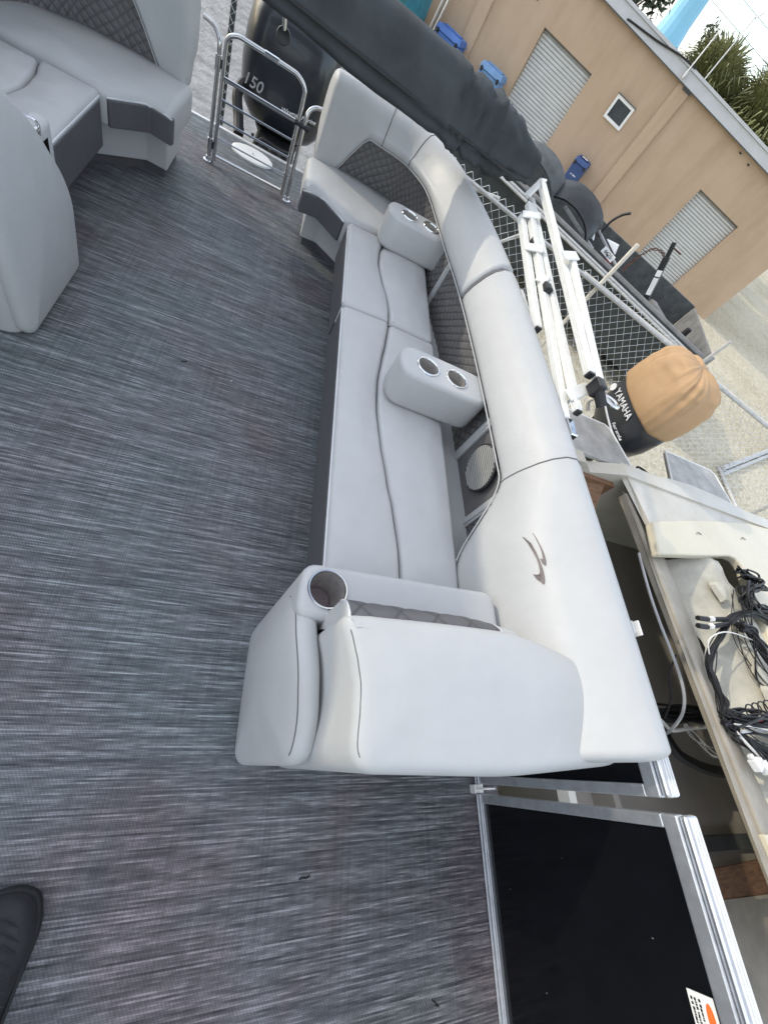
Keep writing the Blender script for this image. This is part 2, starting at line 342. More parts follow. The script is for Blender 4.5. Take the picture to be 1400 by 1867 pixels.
def pad(outline, z0, z1, r=0.03, rb=0.015, corner=0.03, crown=0.006, M=None, dens=0.05, zf=None, holes=()):
    """soft cushion block with rounded edges; outline in XY, optional matrix, optional height warp zf(x, y)"""
    corner = max(corner, r*1.15)
    base = densify(round_poly(outline, corner), dens); rs = []
    prof = [(rb, z0)] + [(rb*(1-math.sin(a)), z0+rb*(1-math.cos(a))) for a in (R(30), R(60), R(90))]
    prof += [(0, z0+(z1-z0)*0.5)] if z1-z0 > 3*(r+rb) else []
    prof += [(r*(1-math.cos(a)), z1-r+r*math.sin(a)) for a in (0, R(18), R(36), R(54), R(72), R(90))]
    def warp(x, y, z):
        w = Vector((x, y, z+(zf(x, y)*((z-z0)/(z1-z0)) if zf else 0))); return M @ w if M else w
    for d, z in prof: rs.append([warp(p.x, p.y, z) for p in inset(base, d)])
    b_ = MB().rings(rs, cap=False); n = len(base); b_.f.append(tuple(range(n-1, -1, -1)))
    top = inset(base, r); xs = [p.x for p in top]; ys = [p.y for p in top]
    g = max(0.018, min(max(xs)-min(xs), max(ys)-min(ys))/14); pts = []
    def segd(p, a, c):
        ab = c-a; L = ab.length_squared; u = max(0, min(1, (p-a).dot(ab)/L)) if L > 0 else 0; return (p-a-ab*u).length
    def inside(p):
        k = False; j = n-1
        for i in range(n):
            if (top[i].y > p.y) != (top[j].y > p.y) and p.x < (top[j].x-top[i].x)*(p.y-top[i].y)/(top[j].y-top[i].y)+top[i].x: k = not k
            j = i
        return k
    y = min(ys)+g*0.6; row = 0
    while y < max(ys):
        x = min(xs)+g*(0.3+0.5*(row % 2))
        while x < max(xs):
            p = Vector((x, y))
            if inside(p) and min(segd(p, top[i], top[(i+1) % n]) for i in range(n)) > g*0.45: pts.append(p)
            x += g
        y += g*0.87; row += 1
    pts = [p for p in pts if all((p-Vector(h[:2])).length > h[2]+g*.4 for h in holes)]; ed = [(i, (i+1) % n) for i in range(n)]; hp_ = []
    for hx, hy, hr in holes:
        o0 = n+len(hp_); hp_ += [Vector((hx+math.cos(a)*hr, hy+math.sin(a)*hr)) for a in [k*2*math.pi/28 for k in range(28)]]; ed += [(o0+k, o0+(k+1) % 28) for k in range(28)]
    res = geometry.delaunay_2d_cdt(top+hp_+pts, ed, [], 1, 1e-6)
    vs = []
    for p in res[0]:
        d = min(segd(p, top[i], top[(i+1) % n]) for i in range(n)); u = min(1, d/0.10)
        vs.append(warp(p.x, p.y, z1+crown*(u*(2-u))))
    ok = [f for f in res[2] if all((sum((res[0][i] for i in f), Vector((0, 0)))/len(f)-Vector(h[:2])).length > h[2]*.985 for h in holes)]
    b_.add(vs, [tuple(f) for f in ok]); b_.weld = True
    return b_

# ------------------------------------------------------------------ ground
GZ = -1.3
gm = MB(); N = 60; S = [-400, -150, -60] + [-30+i*1.5 for i in range(54)] + [60, 150, 400]
rows = [[Vector((x, y, GZ + (0.03*noise.noise(Vector((x*0.35, y*0.35, 1.3))) if abs(x) < 50 and abs(y) < 50 else 0))) for x in S] for y in S]
gm.grid(rows); struct(gm.build('gravel_ground', 'gravel', smooth=True))
struct(MB().box(-8, 2.2, 4.6, 16, GZ-.2, GZ+.05).build('concrete_apron', 'concrete'))
# loose shell gravel lying on the lit yard
st = MB()
for i in range(5200):
    x = random.uniform(6.0, 15); y = random.uniform(1.0, 14); s = random.uniform(0.008, 0.03)*random.choice((1, 1, 1, 1.7))
    z = GZ + 0.03*noise.noise(Vector((x*0.35, y*0.35, 1.3))); a = random.uniform(0, 6.28); c, sn = math.cos(a), math.sin(a)
    pts = [(1, 0, 0), (-.3, .8, 0), (-.8, -.5, 0), (.4, -.8, 0), (.1, .05, .7)]
    st.add([(x+(px*c-py*sn)*s, y+(px*sn+py*c)*s*0.8, z+pz*s) for px, py, pz in pts], [(0, 1, 4), (1, 2, 4), (2, 3, 4), (3, 0, 4)])
o = st.build('loose_gravel', 'stone', kind='stuff'); tag(o, 'loose pale shell gravel scattered over the yard', 'gravel')

# ------------------------------------------------------------------ pontoon boat: deck and floats
CX = -0.26
pb = thing('pontoon_boat', 'grey pontoon boat with woven vinyl deck in a gravel yard', 'boat', (CX, 0.5, GZ))
MB().box(-1.82, 1.30, -2.6, 3.63, -0.03, 0.0).build('deck_floor', 'weave', pb)
MB().box(-1.80, 1.28, -2.58, 3.60, -0.12, -0.034).build('deck_frame', 'alu', pb)
MB().box(-1.25, 0.72, 3.634, 4.085, -0.03, -0.004).build('swim_platform', 'weave', pb)
MB().box(-1.25, 0.72, 4.087, 4.115, -0.06, 0.006).build('platform_trim', 'alu_white', pb, bevel=0.004)
for sx in (-1, 1):
    cxx = CX+sx*1.05; prof = [(0.01, 3.9), (0.2, 3.85), (0.32, 3.6), (0.32, -2.0), (0.2, -2.7), (0.02, -3.0)]
    MB().lathe([(r, -y) for r, y in prof], (cxx, 0, -0.47), 24, Matrix(((1, 0, 0), (0, 0, -1), (0, 1, 0)))).build('pontoon', 'alu', pb, smooth=True)
for y in (-1.8, 0.6, 3.0):
    for sx in (-1, 1):
        MB().box(CX+sx*1.05-0.14, CX+sx*1.05+0.14, y-0.14, y+0.14, GZ, -0.76).build('support_block', 'trailer_grey', pb)
# oval hatch plate on the swim platform
hp = thing('hatch_plate', 'white oval hatch plate on the swim platform behind the gate', 'hatch', (-0.285, 3.925, 0))
MB().rings([[Vector((-0.285+math.cos(a)*rx, 3.925+math.sin(a)*ry, z)) for a in [k*2*math.pi/40 for k in range(40)]] for rx, ry, z in ((.150, .112, -.004), (.150, .112, .008), (.142, .104, .013), (.125, .09, .0135))]).build('plate', 'paint_white', hp, smooth=True, angle=50)
MB().lathe([(0.008, 0.012), (0.008, 0.018), (0.004, 0.02)], (-0.285, 3.925, 0), 10).build('screw', 'steel', hp)

# debris on the floor
def crumb(x, y, s, mat, label, a=0.0):
    b_ = MB(); M = Matrix.Translation((x, y, 0.0)) @ Matrix.Rotation(a, 4, 'Z')
    b_.tube([M @ Vector(p) for p in ((-s, 0, .002), (-s*.4, s*.15, .004), (s*.3, -s*.1, .004), (s, s*.1, .002))], s*0.16, 5)
    tag(b_.build('debris_scrap', mat), label, 'debris')
crumb(-0.257, 1.625, .014, 'rubber', 'black scrap lying on the deck beside the bench', .5)
crumb(-0.035, 1.60, .008, 'label_white', 'tiny white paint flake on the woven deck', 1.2)
crumb(0.512, -0.32, .017, 'rubber', 'short black thread on the deck near the armrest', .15)
crumb(0.955, -0.655, .014, 'rubber', 'dark twig on the deck near the black fence panel', -.7)

# ------------------------------------------------------------------ lounge benches
def mp_(pts, mir): return [(2*CX-p[0],)+tuple(p[1:]) for p in pts] if mir else pts
OUT = [(0.085, 3.415, 0), (0.28, 3.45, 0), (0.50, 3.45, 0), (0.76, 3.375, 0), (0.965, 3.12, 0), (1.08, 2.70, 0), (1.16, 2.2, 0), (1.20, 1.6, 0), (1.215, 1.0, 0), (1.22, 0.5, 0), (1.22, -0.02, 0)]
SP = resample(smooth_path(OUT, 300), 0.02)
def tang(i):
    a = SP[max(i-1, 0)]; c = SP[min(i+1, len(SP)-1)]; return (c-a).normalized()
def inw(i):
    d = tang(i); return Vector((d.y, -d.x, 0))     # inboard normal
def sstep(a, b, x):
    u = min(1, max(0, (x-a)/(b-a))); return u*u*(3-2*u)
def lowz(p):
    if p.y > 3.2 and p.x < 0.9: return 0.40+0.265*sstep(0.20, 0.40, p.x)
    z = 0.665-0.05*sstep(3.2, 2.4, p.y)
    return z-0.225*sstep(0.95, 0.60, p.y)
def lipn(p):
    n = 0.225
    if p.y > 3.2 and p.x < 0.9: n = 0.165+0.06*sstep(0.2, 0.45, p.x)
    return n+0.10*sstep(0.95, 0.58, p.y)
def back_profile(p):
    zl = lowz(p); nl = lipn(p); w = nl-0.225; dz = 0.0
    pts = [(0.05, 0.50), (0.015, 0.54), (0.0, 0.60), (0.0, 0.74), (0.010, 0.80), (0.038, 0.842), (0.075, 0.858), (0.115, 0.853), (0.152, 0.825),
           (0.180+w*.25, 0.785), (0.203+w*.45, 0.735)]
    k = (0.735-(zl+0.045))
    pts += [(0.203+w*.45+(nl-0.203-w*.45)*u**0.7, 0.735-k*u) for u in (0.33, 0.66, 1.0)]
    pts += [(nl-0.004, zl+0.022), (nl-0.018, zl+0.006), (nl-0.04, zl), (nl-0.09, zl+0.004)]
    return pts
def ring_at(i, shrink=0.0):
    p = SP[i]; n = inw(i); pr = back_profile(p); cn = sum(a for a, _ in pr)/len(pr); cz = sum(z for _, z in pr)/len(pr)
    return [p+n*(a+(cn-a)*shrink)+Vector((0, 0, z+(cz-z)*shrink)) for a, z in pr]
def idx_y(y): return min(range(len(SP)), key=lambda i: abs(SP[i].y-y)+(9 if SP[i].x < 0.9 and y < 3 else 0))
def back_seg(i0, i1, mir, parent, name):
    rs = []; rr = .034; d0 = tang(i0); d1 = tang(i1); A = [R(k) for k in (0, 12, 25, 40, 55, 70, 82, 90)]; k0 = 2
    for a in A: rs.append([q+d0*(rr*(1-math.sin(a))) for q in ring_at(i0, .24*(1-math.sin(math.pi/2*a/R(90))) if False else .26*(1-math.sqrt(max(0, 1-(1-a/R(90))**2))))])
    for j, r_ in enumerate(rs): rs[j] = [q+d0*(rr*(j/len(A))-rr*(1-math.sin(A[j]))) for q in r_]
    for i in range(i0+k0, i1-k0+1): rs.append(ring_at(i))
    tail = []
    for a in A: tail.append(ring_at(i1, .26*(1-math.sqrt(max(0, 1-(1-a/R(90))**2)))))
    tail = [[q-d1*(rr*(j/len(A))) for q in r_] for j, r_ in enumerate(tail)]
    rs += list(reversed(tail))
    b_ = MB().rings(rs)
    if mir: b_.mirror()
    return b_.build(name, 'vinyl', parent, smooth=True, angle=80)
def seam(i, parent, mir, r=0.0028, j0=4, j1=15, mat='stitch'):
    q = ring_at(i)[j0:j1]; b_ = MB().tube([Vector(x) for x in q], r, 6)
    if mir: b_.mirror()
    b_.build('seam', mat, parent)
def quilt(i0, i1, z0f, z1f, nf, parent, mir, name, cell=0.062, amp=0.007, mat='quilt'):
    rows = []; att = []; ns = 5; up = 64
    for i in range(i0, i1+1):
        for sub in range(ns if i < i1 else 1):
            u = sub/ns; p = SP[i].lerp(SP[min(i+1, len(SP)-1)], u); n = inw(i).lerp(inw(min(i+1, len(SP)-1)), u); s = (i+u)*0.02; z0 = z0f(p); z1 = z1f(p); row = []
            for k in range(up+1):
                z = z0+(z1-z0)*k/up; d1 = (s/cell+z/(cell*.8)) % 1; d2 = (s/cell-z/(cell*.8)) % 1; g = min(d1, 1-d1, d2, 1-d2)
                row.append(p+n*(nf(p, z)+amp*min(1, g*5)**.6)+Vector((0, 0, z))); att.append(max(0.0, 1-g*13))
            rows.append(row)
    b_ = MB().grid(rows)
    if mir: b_.mirror()
    o_ = b_.build(name, mat, parent, smooth=True, angle=180)
    at = o_.data.attributes.new('stitch', 'FLOAT', 'POINT'); at.data.foreach_set('value', att)
    return o_
def band(y, parent, mir, w=0.045):
    i = idx_y(y); p = SP[i]; n = inw(i); d = tang(i); b_ = MB()
    for k, (wd, th) in enumerate(((w, 0.016), (w*0.45, 0.021))):
        q = [p+n*(0.150)-d*wd/2, p+n*(0.150)+d*wd/2, p+n*(0.150+th)+d*wd/2, p+n*(0.150+th)-d*wd/2]
        b_.prism([a+Vector((0, 0, 0.28)) for a in q], [a+Vector((0, 0, 0.64)) for a in q])
    if mir: b_.mirror()
    b_.build('trim_band', 'vinyl', parent, bevel=0.003)
def wave(y): # x of the wavy seam between seat front and seat rear
    P = [(0.50, .654), (0.62, .652), (0.78, .634), (0.95, .604), (1.12, .577), (1.30, .563), (1.48, .568), (1.62, .586), (1.78, .612), (1.93, .630), (2.05, .632), (2.15, .622), (2.30, .594), (2.45, .574), (2.58, .580), (2.70, .608), (2.80, .628)]
    for (a, x0), (b_, x1) in zip(P, P[1:]):
        if a <= y <= b_:
            u = (y-a)/(b_-a); return x0+(x1-x0)*(u*u*(3-2*u)*0.5+u*0.5)
    return P[0][1] if y < P[0][0] else P[-1][1]
def seat_pair(y0, y1, parent, mir, x0=0.376, x1=0.905, zt=0.428, tagname='seat_cushion'):
    ys = [y0+(y1-y0)*k/22 for k in range(23)]
    front = [(x0, y0), (wave(y0)-.003, y0)] + [(wave(y)-.003, y) for y in ys[1:-1]] + [(wave(y1)-.003, y1), (x0, y1)]
    rear = [(x1, y1), (wave(y1)+.003, y1)] + [(wave(y)+.003, y) for y in reversed(ys[1:-1])] + [(wave(y0)+.003, y0), (x1, y0)]
    for o_, nm, hh in ((front, 'seat_front', 0), (rear, 'seat_rear', -.006)):
        b_ = pad(o_, 0.285, zt+hh, 0.026, 0.01, 0.022, 0.009, zf=lambda x, y: .006*noise.noise(Vector((x*4, y*3.3, 2)))+.0025*noise.noise(Vector((x*14, y*12, 6))))
        if mir: b_.mirror()
        b_.build(nm, 'vinyl', parent, smooth=True, angle=80)
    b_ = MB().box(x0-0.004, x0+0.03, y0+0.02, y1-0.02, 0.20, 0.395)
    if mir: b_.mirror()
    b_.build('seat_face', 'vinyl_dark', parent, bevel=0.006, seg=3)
    b_ = MB().tube([(x0+0.001, y0+.02, zt-0.021), (x0+0.001, (y0+y1)/2, zt-.021), (x0+0.001, y1-.02, zt-0.021)], 0.0045, 6)
    if mir: b_.mirror()
    b_.build('piping', 'piping', parent, smooth=True)
    # recess closing the joint between the two halves
    b_ = MB().prism([(wave(y)-.012, y, .29) for y in ys]+[(wave(y)+.012, y, .29) for y in reversed(ys)], [(wave(y)-.012, y, .402) for y in ys]+[(wave(y)+.012, y, .402) for y in reversed(ys)])
    if mir: b_.mirror()
    b_.build('seat_joint', 'stitch', parent)
CORN = [(.095, 2.855), (.205, 2.885), (.345, 2.735), (.63, 2.785), (.93, 2.80), (.985, 2.98), (.86, 3.22), (.60, 3.325), (.24, 3.335), (.075, 3.29)]
def bench(mir, ybow, label, with_speaker):
    x = 2*CX-0.75 if mir else 0.75
    th = thing('lounge_bench', label, 'bench', (x, 2.0, 0))
    # plinth
    po = [(.150, 3.05), (.262, 3.06), (.468, 2.885), (.470, ybow+.02), (1.17, ybow+.02), (1.10, 2.5), (.98, 3.0), (.75, 3.30), (.50, 3.39), (.150, 3.39)]
    ins = [(.170, 3.08), (.275, 3.085), (.492, 2.90), (.495, ybow+.04), (1.16, ybow+.04), (1.08, 2.5), (.96, 3.0), (.74, 3.28), (.50, 3.37), (.170, 3.37)]
    b_ = MB().prism([(a, c, .055) for a, c in po], [(a, c, .30) for a, c in po])
    b2 = MB().prism([(a, c, 0) for a, c in ins], [(a, c, .06) for a, c in ins])
    if mir: b_.mirror(); b2.mirror()
    b_.build('plinth', 'vinyl', th, bevel=0.008); b2.build('toe_kick', 'vinyl_dark', th)
    # seat cushions
    if mir: seat_pair(ybow+.28, 2.735, th, mir)
    else:
        seat_pair(0.50, 1.926, th, mir); seat_pair(1.934, 2.735, th, mir)
    b_ = pad(CORN, 0.285, 0.436, 0.040, 0.01, 0.045, 0.012, dens=0.04, zf=lambda x, y: .008*noise.noise(Vector((x*5, y*5, 3))))
    if mir: b_.mirror()
    b_.build('corner_cushion', 'vinyl', th, smooth=True, angle=80)
    cf = [(.090, 2.858), (.204, 2.884), (.348, 2.738)]
    nrm = [Vector((.22, -.975)), Vector((-.30, -1.05)), Vector((-.71, -.70))]
    o1 = [Vector(p)+n_*.009 for p, n_ in zip(cf, nrm)]; o2 = [Vector(p)-n_*.03 for p, n_ in zip(cf, nrm)]; q = o1+list(reversed(o2))
    b_ = MB().prism([(p.x, p.y, .286) for p in q], [(p.x, p.y, .404) for p in q])
    if mir: b_.mirror()
    b_.build('corner_face', 'vinyl_dark', th, bevel=0.006)
    b_ = MB().tube(smooth_path([(.090, 2.852, .407), (.206, 2.877, .407), (.350, 2.733, .407)], 16), 0.0045, 6)
    if mir: b_.mirror()
    b_.build('piping', 'piping', th, smooth=True)
    for pth in ([(.205, 2.884, .400), (.206, 2.888, .418), (.21, 2.90, .432), (.225, 2.94, .4385), (.235, 3.0, .443)],):
        b_ = MB().tube(pth, 0.0022, 5)
        if mir: b_.mirror()
        b_.build('seam', 'stitch', th)
    # backrest
    n = len(SP)-1; iy = idx_y(2.10); ib = n if not mir else idx_y(ybow+.02)
    back_seg(0, iy, mir, th, 'backrest')
    if ib > iy+4: back_seg(iy+1, ib, mir, th, 'backrest')
    iseam1 = min(range(len(SP)), key=lambda i: (SP[i]-Vector((.50, 3.45, 0))).length); iseam2 = min(range(len(SP)), key=lambda i: (SP[i]-Vector((.80, 3.34, 0))).length)
    seam(iseam1, th, mir, j0=4, j1=16); seam(iseam2, th, mir, j0=4, j1=16)
    b_ = MB().rings([[q-tang(iy)*0.0 for q in ring_at(iy, .10)], [q for q in ring_at(iy+1, .10)]])
    if mir: b_.mirror()
    b_.build('joint_gap', 'stitch', th)
    # inner quilted panels
    ia = min(range(len(SP)), key=lambda i: (SP[i]-Vector((.22, 3.44, 0))).length); z0 = lambda p: 0.30; z1 = lambda p: lowz(p)+0.03
    nf = lambda p, z: 0.150
    if not mir:
        quilt(ia, idx_y(1.29), z0, z1, nf, th, mir, 'quilted_panel'); quilt(idx_y(0.895), idx_y(0.52), z0, z1, nf, th, mir, 'quilted_panel')
        i0, i1 = idx_y(1.30), idx_y(0.885)
        MB().grid([[SP[i]+inw(i)*.150+Vector((0, 0, z)) for z in (.30, .45, .65)] for i in range(i0, i1+1)]).build('plain_panel', 'quilt', th, smooth=True)
        for y in (2.50, 1.285, 0.90): band(y, th, mir)
        seam(idx_y(0.90), th, mir, j0=4, j1=16)
        b_ = MB().tube([SP[i]+inw(i)*(lipn(SP[i])+.001)+Vector((0, 0, lowz(SP[i])+.012)) for i in range(ia, idx_y(0.62))], 0.003, 6)
    else:
        quilt(ia, idx_y(ybow+.25), z0, z1, nf, th, mir, 'quilted_panel')
        b_ = MB().tube([SP[i]+inw(i)*(lipn(SP[i])+.001)+Vector((0, 0, lowz(SP[i])+.012)) for i in range(ia, idx_y(ybow+.3))], 0.003, 6); b_.mirror()
    b_.build('lip_piping', 'vinyl', th, smooth=True)
    return th
rb_ = bench(False, 0.30, 'long light grey vinyl bench with cup holders along the black fence side', True)
lb_ = bench(True, 1.55, 'light grey corner bench with quilted back left of the stern gate', False)

# speaker in the long bench
sp = thing('speaker', 'round white slatted loudspeaker grille in the bench side', 'speaker', (1.05, 1.095, 0.37))
xs = 1.046; scy, scz = 1.095, 0.475
MB().rings([[Vector((xs-dx, scy+math.cos(a)*r, scz+math.sin(a)*r*0.98)) for a in [k*2*math.pi/40 for k in range(40)]] for r, dx in ((.112, 0), (.112, .006), (.106, .009), (.102, .002))]).build('bezel', 'black_plastic', sp, smooth=True)
sm = MB()
for k in range(17):
    z = scz-.094+k*.01175; hw = math.sqrt(max(0, .102**2-((z-scz))**2))
    if hw > .015: sm.box(xs-.012, xs-.004, scy-hw, scy+hw, z-.0034, z+.0034)
sm.build('grille_slats', 'speaker_grey', sp)

# boat maker's swoosh mark on the bow corner of the backrest
lg = thing('logo_mark', 'dark two-stroke swoosh emblem on the bench corner pad', 'emblem', (0.98, 0.52, 0.8))
def logo_pt(px, py):   # emblem coordinates, px 0..1 across, py 0..1 along the boat, laid on the pad surface
    y = 0.625-0.185*py+0.02*px; i = idx_y(y); p = SP[i]; n = inw(i); a = 0.256-0.026*px
    pr = back_profile(p); zz = None; off = 0.0025
    for (a0, z0), (a1, z1) in zip(pr[5:], pr[6:]):
        if min(a0, a1)-1e-6 <= a <= max(a0, a1)+1e-6 and abs(a1-a0) > 1e-6: zz = z0+(z1-z0)*(a-a0)/(a1-a0); break
    if zz is None: zz = 0.7
    return Vector((p.x, 0, 0))+Vector((n.x*(a+off*0.6), y, zz+off))
def swoosh(poly, name):
    n = len(poly)//2; A = poly[:n]; B = list(reversed(poly[n:])); rows = []
    for (a, c) in zip(A, B): rows.append([logo_pt(a[0]+(c[0]-a[0])*k/4, a[1]+(c[1]-a[1])*k/4) for k in range(5)])
    MB().grid(rows).build(name, 'logo', lg, smooth=True, angle=180)
def lp(q): return ((q[0]-440)/430.0, (q[1]-270)/1270.0)
S1a = [(432, 275), (480, 480), (540, 740), (580, 930), (600, 1100), (598, 1220)]; S1b = [(448, 275), (540, 520), (620, 780), (660, 980), (690, 1120), (708, 1240)]
S2a = [(652, 325), (700, 490), (760, 700), (783, 850), (784, 960)]; S2b = [(668, 325), (745, 530), (805, 720), (848, 880), (866, 1000)]
swoosh([lp(q) for q in S1a]+[lp(q) for q in reversed(S1b)], 'stroke'); swoosh([lp(q) for q in S2a]+[lp(q) for q in reversed(S2b)], 'stroke')
H1 = [(598, 1220), (560, 1275), (500, 1250), (448, 1205)]; H1b = [(708, 1240), (710, 1400), (640, 1540), (448, 1215)]
H1c = [(598, 1220), (575, 1265), (545, 1276), (500, 1250), (448, 1205)]; H1d = [(708, 1240), (712, 1390), (690, 1490), (635, 1540), (560, 1440)]
tri = MB(); hook = [lp(q) for q in [(598, 1220), (575, 1265), (545, 1276), (500, 1250), (452, 1205), (500, 1350), (560, 1450), (600, 1515), (640, 1540), (685, 1500), (708, 1390), (708, 1240)]]
def fan(poly):
    cx = sum(p[0] for p in poly)/len(poly); cy = sum(p[1] for p in poly)/len(poly); b_ = MB(); pts = [logo_pt(cx+.08, cy)]+[logo_pt(*p) for p in poly]
    b_.add(pts, [(0, i+1, (i+1) % len(poly)+1) for i in range(len(poly))]); b_.build('stroke', 'logo', lg)
fan(hook)
fan([lp(q) for q in [(784, 960), (770, 1020), (742, 1024), (715, 1005), (680, 965), (720, 1080), (765, 1150), (820, 1190), (850, 1160), (866, 1090), (866, 1000)]])

# ------------------------------------------------------------------ cup holder armrests on the long bench
def armrest(label, x0, y0, ang):
    th = thing('cup_holder_armrest', label, 'armrest', (x0, y0, 0.43), 'cup holder armrests across the bench')
    M = Matrix.Translation((x0, y0, 0)) @ Matrix.Rotation(ang, 4, 'Z')
    o_ = [(-.235, -.098), (.22, -.098), (.22, .098), (-.235, .098)]
    pad(o_, 0.425, 0.615, 0.022, 0.03, 0.092, 0.003, M=M, holes=[(-.105, -.005, .047), (.040, -.005, .047)]).build('body', 'vinyl', th, smooth=True, angle=80)
    M2 = M @ Matrix.Translation((0, 0, 0))
    ol = densify(round_poly(o_, .092), .05); ol = inset(ol, .010)
    MB().tube([M2 @ Vector((p.x, p.y, .6075)) for p in ol], 0.0022, 5, closed=True).build('seam', 'stitch', th)
    for k, dx in enumerate((-.105, .040)):
        c = M @ Vector((dx, -.005, 0))
        MB().lathe([(.0555, .612), (.0555, .619), (.053, .622), (.0485, .6215), (.0465, .617), (.0455, .606)], (c.x, c.y, 0), 28, cap=False).build('cup_ring', 'chrome', th, smooth=True, angle=50)
        MB().lathe([(.0452, .617), (.044, .545), (.041, .520), (.001, .520)], (c.x, c.y, 0), 28, cap=False).build('cup_well', 'well_steel', th, smooth=True, angle=50)
        MB().lathe([(.0405, .5205), (.0405, .524), (.001, .524)], (c.x, c.y, 0), 24).build('cup_mat', 'cap_dark', th)
armrest('cup holder armrest by the quilted corner of the bench', 0.785, 2.715, R(1))
armrest('cup holder armrest at the middle of the bench', 0.815, 1.43, R(-2))

# ------------------------------------------------------------------ chaise end of the long bench
ch = thing('chaise_backrest', 'large light grey chaise backrest with quilted edge and steel cup holder', 'backrest', (0.7, 0.2, 0))
# console with cup
pad([(.250, .300), (.90, .305), (.90, .458), (.262, .452)], 0.0, 0.60, 0.020, 0.01, 0.045, 0.0, holes=[(.330, .381, .0505)]).build('console', 'vinyl', ch, smooth=True, angle=80)
MB().lathe([(.056, .596), (.056, .604), (.054, .607), (.051, .607), (.0485, .603), (.048, .59)], (.330, .381, 0), 32, cap=False).build('cup_ring', 'chrome', ch, smooth=True, angle=50)
MB().lathe([(.0479, .603), (.047, .53), (.043, .52), (.0425, .512), (.040, .495), (.001, .495)], (.330, .381, 0), 32, cap=False).build('cup_well', 'well_steel', ch, smooth=True, angle=50)
MB().lathe([(.0395, .496), (.0395, .500), (.001, .500)], (.330, .381, 0), 24).build('cup_mat', 'cap_dark', ch)
# back cushion
def zbk(x, y): return -0.035*sstep(0.22, -0.03, y)+0.012*math.sin(max(0, min(1, (x-.3)/.8))*math.pi)+.006*noise.noise(Vector((x*22, y*26, 1)))*sstep(.46, .33, x)+.004*noise.noise(Vector((x*5, y*5, 4)))
PADO = [(.312, .278), (.338, .20), (.360, .116), (.358, -.030), (.75, -.045), (1.14, -.028), (1.205, .03), (1.20, .13), (1.12, .205), (.90, .262), (.79, .283), (.55, .282)]
pad(PADO, 0.02, 0.765, 0.036, 0.02, 0.06, 0.010, zf=zbk, dens=0.03).build('back_cushion', 'vinyl', ch, smooth=True, angle=80)
edge = inset(densify(round_poly(PADO, .06), .03), .012); q = [(p.x, p.y, .754+zbk(p.x, p.y)) for p in edge if p.x < .385 and -.02 < p.y < .245]
q = sorted(q, key=lambda p: -p[1]); MB().tube(smooth_path(q, 60), 0.0018, 6).build('piping', 'stitch', ch, smooth=True)
# quilted top edge strip in front of the cushion, light vinyl ends
def strip(x0, x1, mat, name, nx, quilted, dl=0.0, dr=0.0):
    rows = []; att = []
    for i in range(nx+1):
        u = i/nx; x = x0+(x1-x0)*u; k = 1.0; drop = .035*sstep(.66, .86, x)
        if dl: k = math.sqrt(max(0, 1-(1-min(1, (x-x0)/dl))**2))
        if dr: k = min(k, math.sqrt(max(0, 1-(1-min(1, (x1-x)/dr))**2)))
        row = []
        for j in range(25):
            v_ = j/24; a = -.35+v_*2.2; h = 0; g = 1
            if quilted:
                d1 = (x/.105+v_*1.1) % 1; d2 = (x/.105-v_*1.1) % 1; g = min(d1, 1-d1, d2, 1-d2); h = .0028*min(1, g*6)**.6
            if j < 20: y = .262+(.062+h)*math.sin(a)*(.85+.15*k); z = .684+(.066+h)*math.cos(a)*(.88+.12*k)-drop
            else: z = row[19].z-(j-19)*.05; y = row[19].y-.002
            row.append(Vector((x, y, z))); att.append(max(0.0, 1-g*14) if quilted else 0)
        rows.append(row)
    b_ = MB().grid(rows)
    if dl: b_.f.append(tuple(range(25)))
    if dr: b_.f.append(tuple(range(nx*25, nx*25+25)))
    o_ = b_.build(name, mat, ch, smooth=True, angle=60)
    at = o_.data.attributes.new('stitch', 'FLOAT', 'POINT'); at.data.foreach_set('value', att)
strip(.337, .800, 'quilt_dark', 'quilted_strip', 150, True); strip(.331, .3365, 'vinyl', 'strip_end', 8, False, dl=.004); strip(.8005, .875, 'vinyl', 'strip_end', 24, False, dr=.03)
for x in (.3365, .8005): MB().tube([(x, .262+.0625*math.sin(a), .684+.0665*math.cos(a)-.035*sstep(.66, .86, x)) for a in [-.3+k*.1 for k in range(19)]], .0028, 6).build('piping', 'piping', ch, smooth=True)
# padded arm panel facing the aisle
def arm_panel(parent, prof, x_out, lean, mir_x=None):
    """side panel: outline in (y, z); outer face at x_out, thickness 0.075"""
    pts = densify(round_poly(prof, .06), .04); rs = []
    th_ = .070
    cc = sum(pts, Vector((0, 0)))/len(pts)
    for k_, xx in ((.12, -.024), (.35, -.021), (.58, -.014)): rs.append([Vector((x_out+xx+lean(*(cc+(p-cc)*k_)), *(cc+(p-cc)*k_))) for p in pts])
    for d, xx in ((.050, -.004), (.026, .003), (.010, .011), (.002, .022), (0, .036), (.004, .055), (.018, .066), (.04, th_)):
        rs.append([Vector((x_out+xx+lean(p.x, p.y), p.x, max(0.0, p.y))) for p in inset(pts, d)])
    return MB().rings(rs)
ARM = [(-.022, .0), (.415, .0), (.425, .36), (.39, .53), (.31, .595), (.20, .60), (.06, .52), (-.020, .45)]
arm_panel(ch, ARM, .238, lambda y, z: .012*z/.6+.075*sstep(.30, -.05, y)*z/.6).build('arm_panel', 'vinyl', ch, smooth=True, angle=80)
pts = densify(round_poly(ARM, .06), .04); pts = inset(pts, .012); k0 = next(i for i in range(len(pts)) if pts[i].y > .12 and pts[i-1].y <= .12); pts = pts[k0:]+pts[:k0]
MB().tube([Vector((.238+.009+.012*p.y/.6+.075*sstep(.30, -.05, p.x)*p.y/.6, p.x, p.y)) for p in pts if p.y > .12 and .0 < p.x < .385], .0016, 6).build('piping', 'stitch', ch, smooth=True)

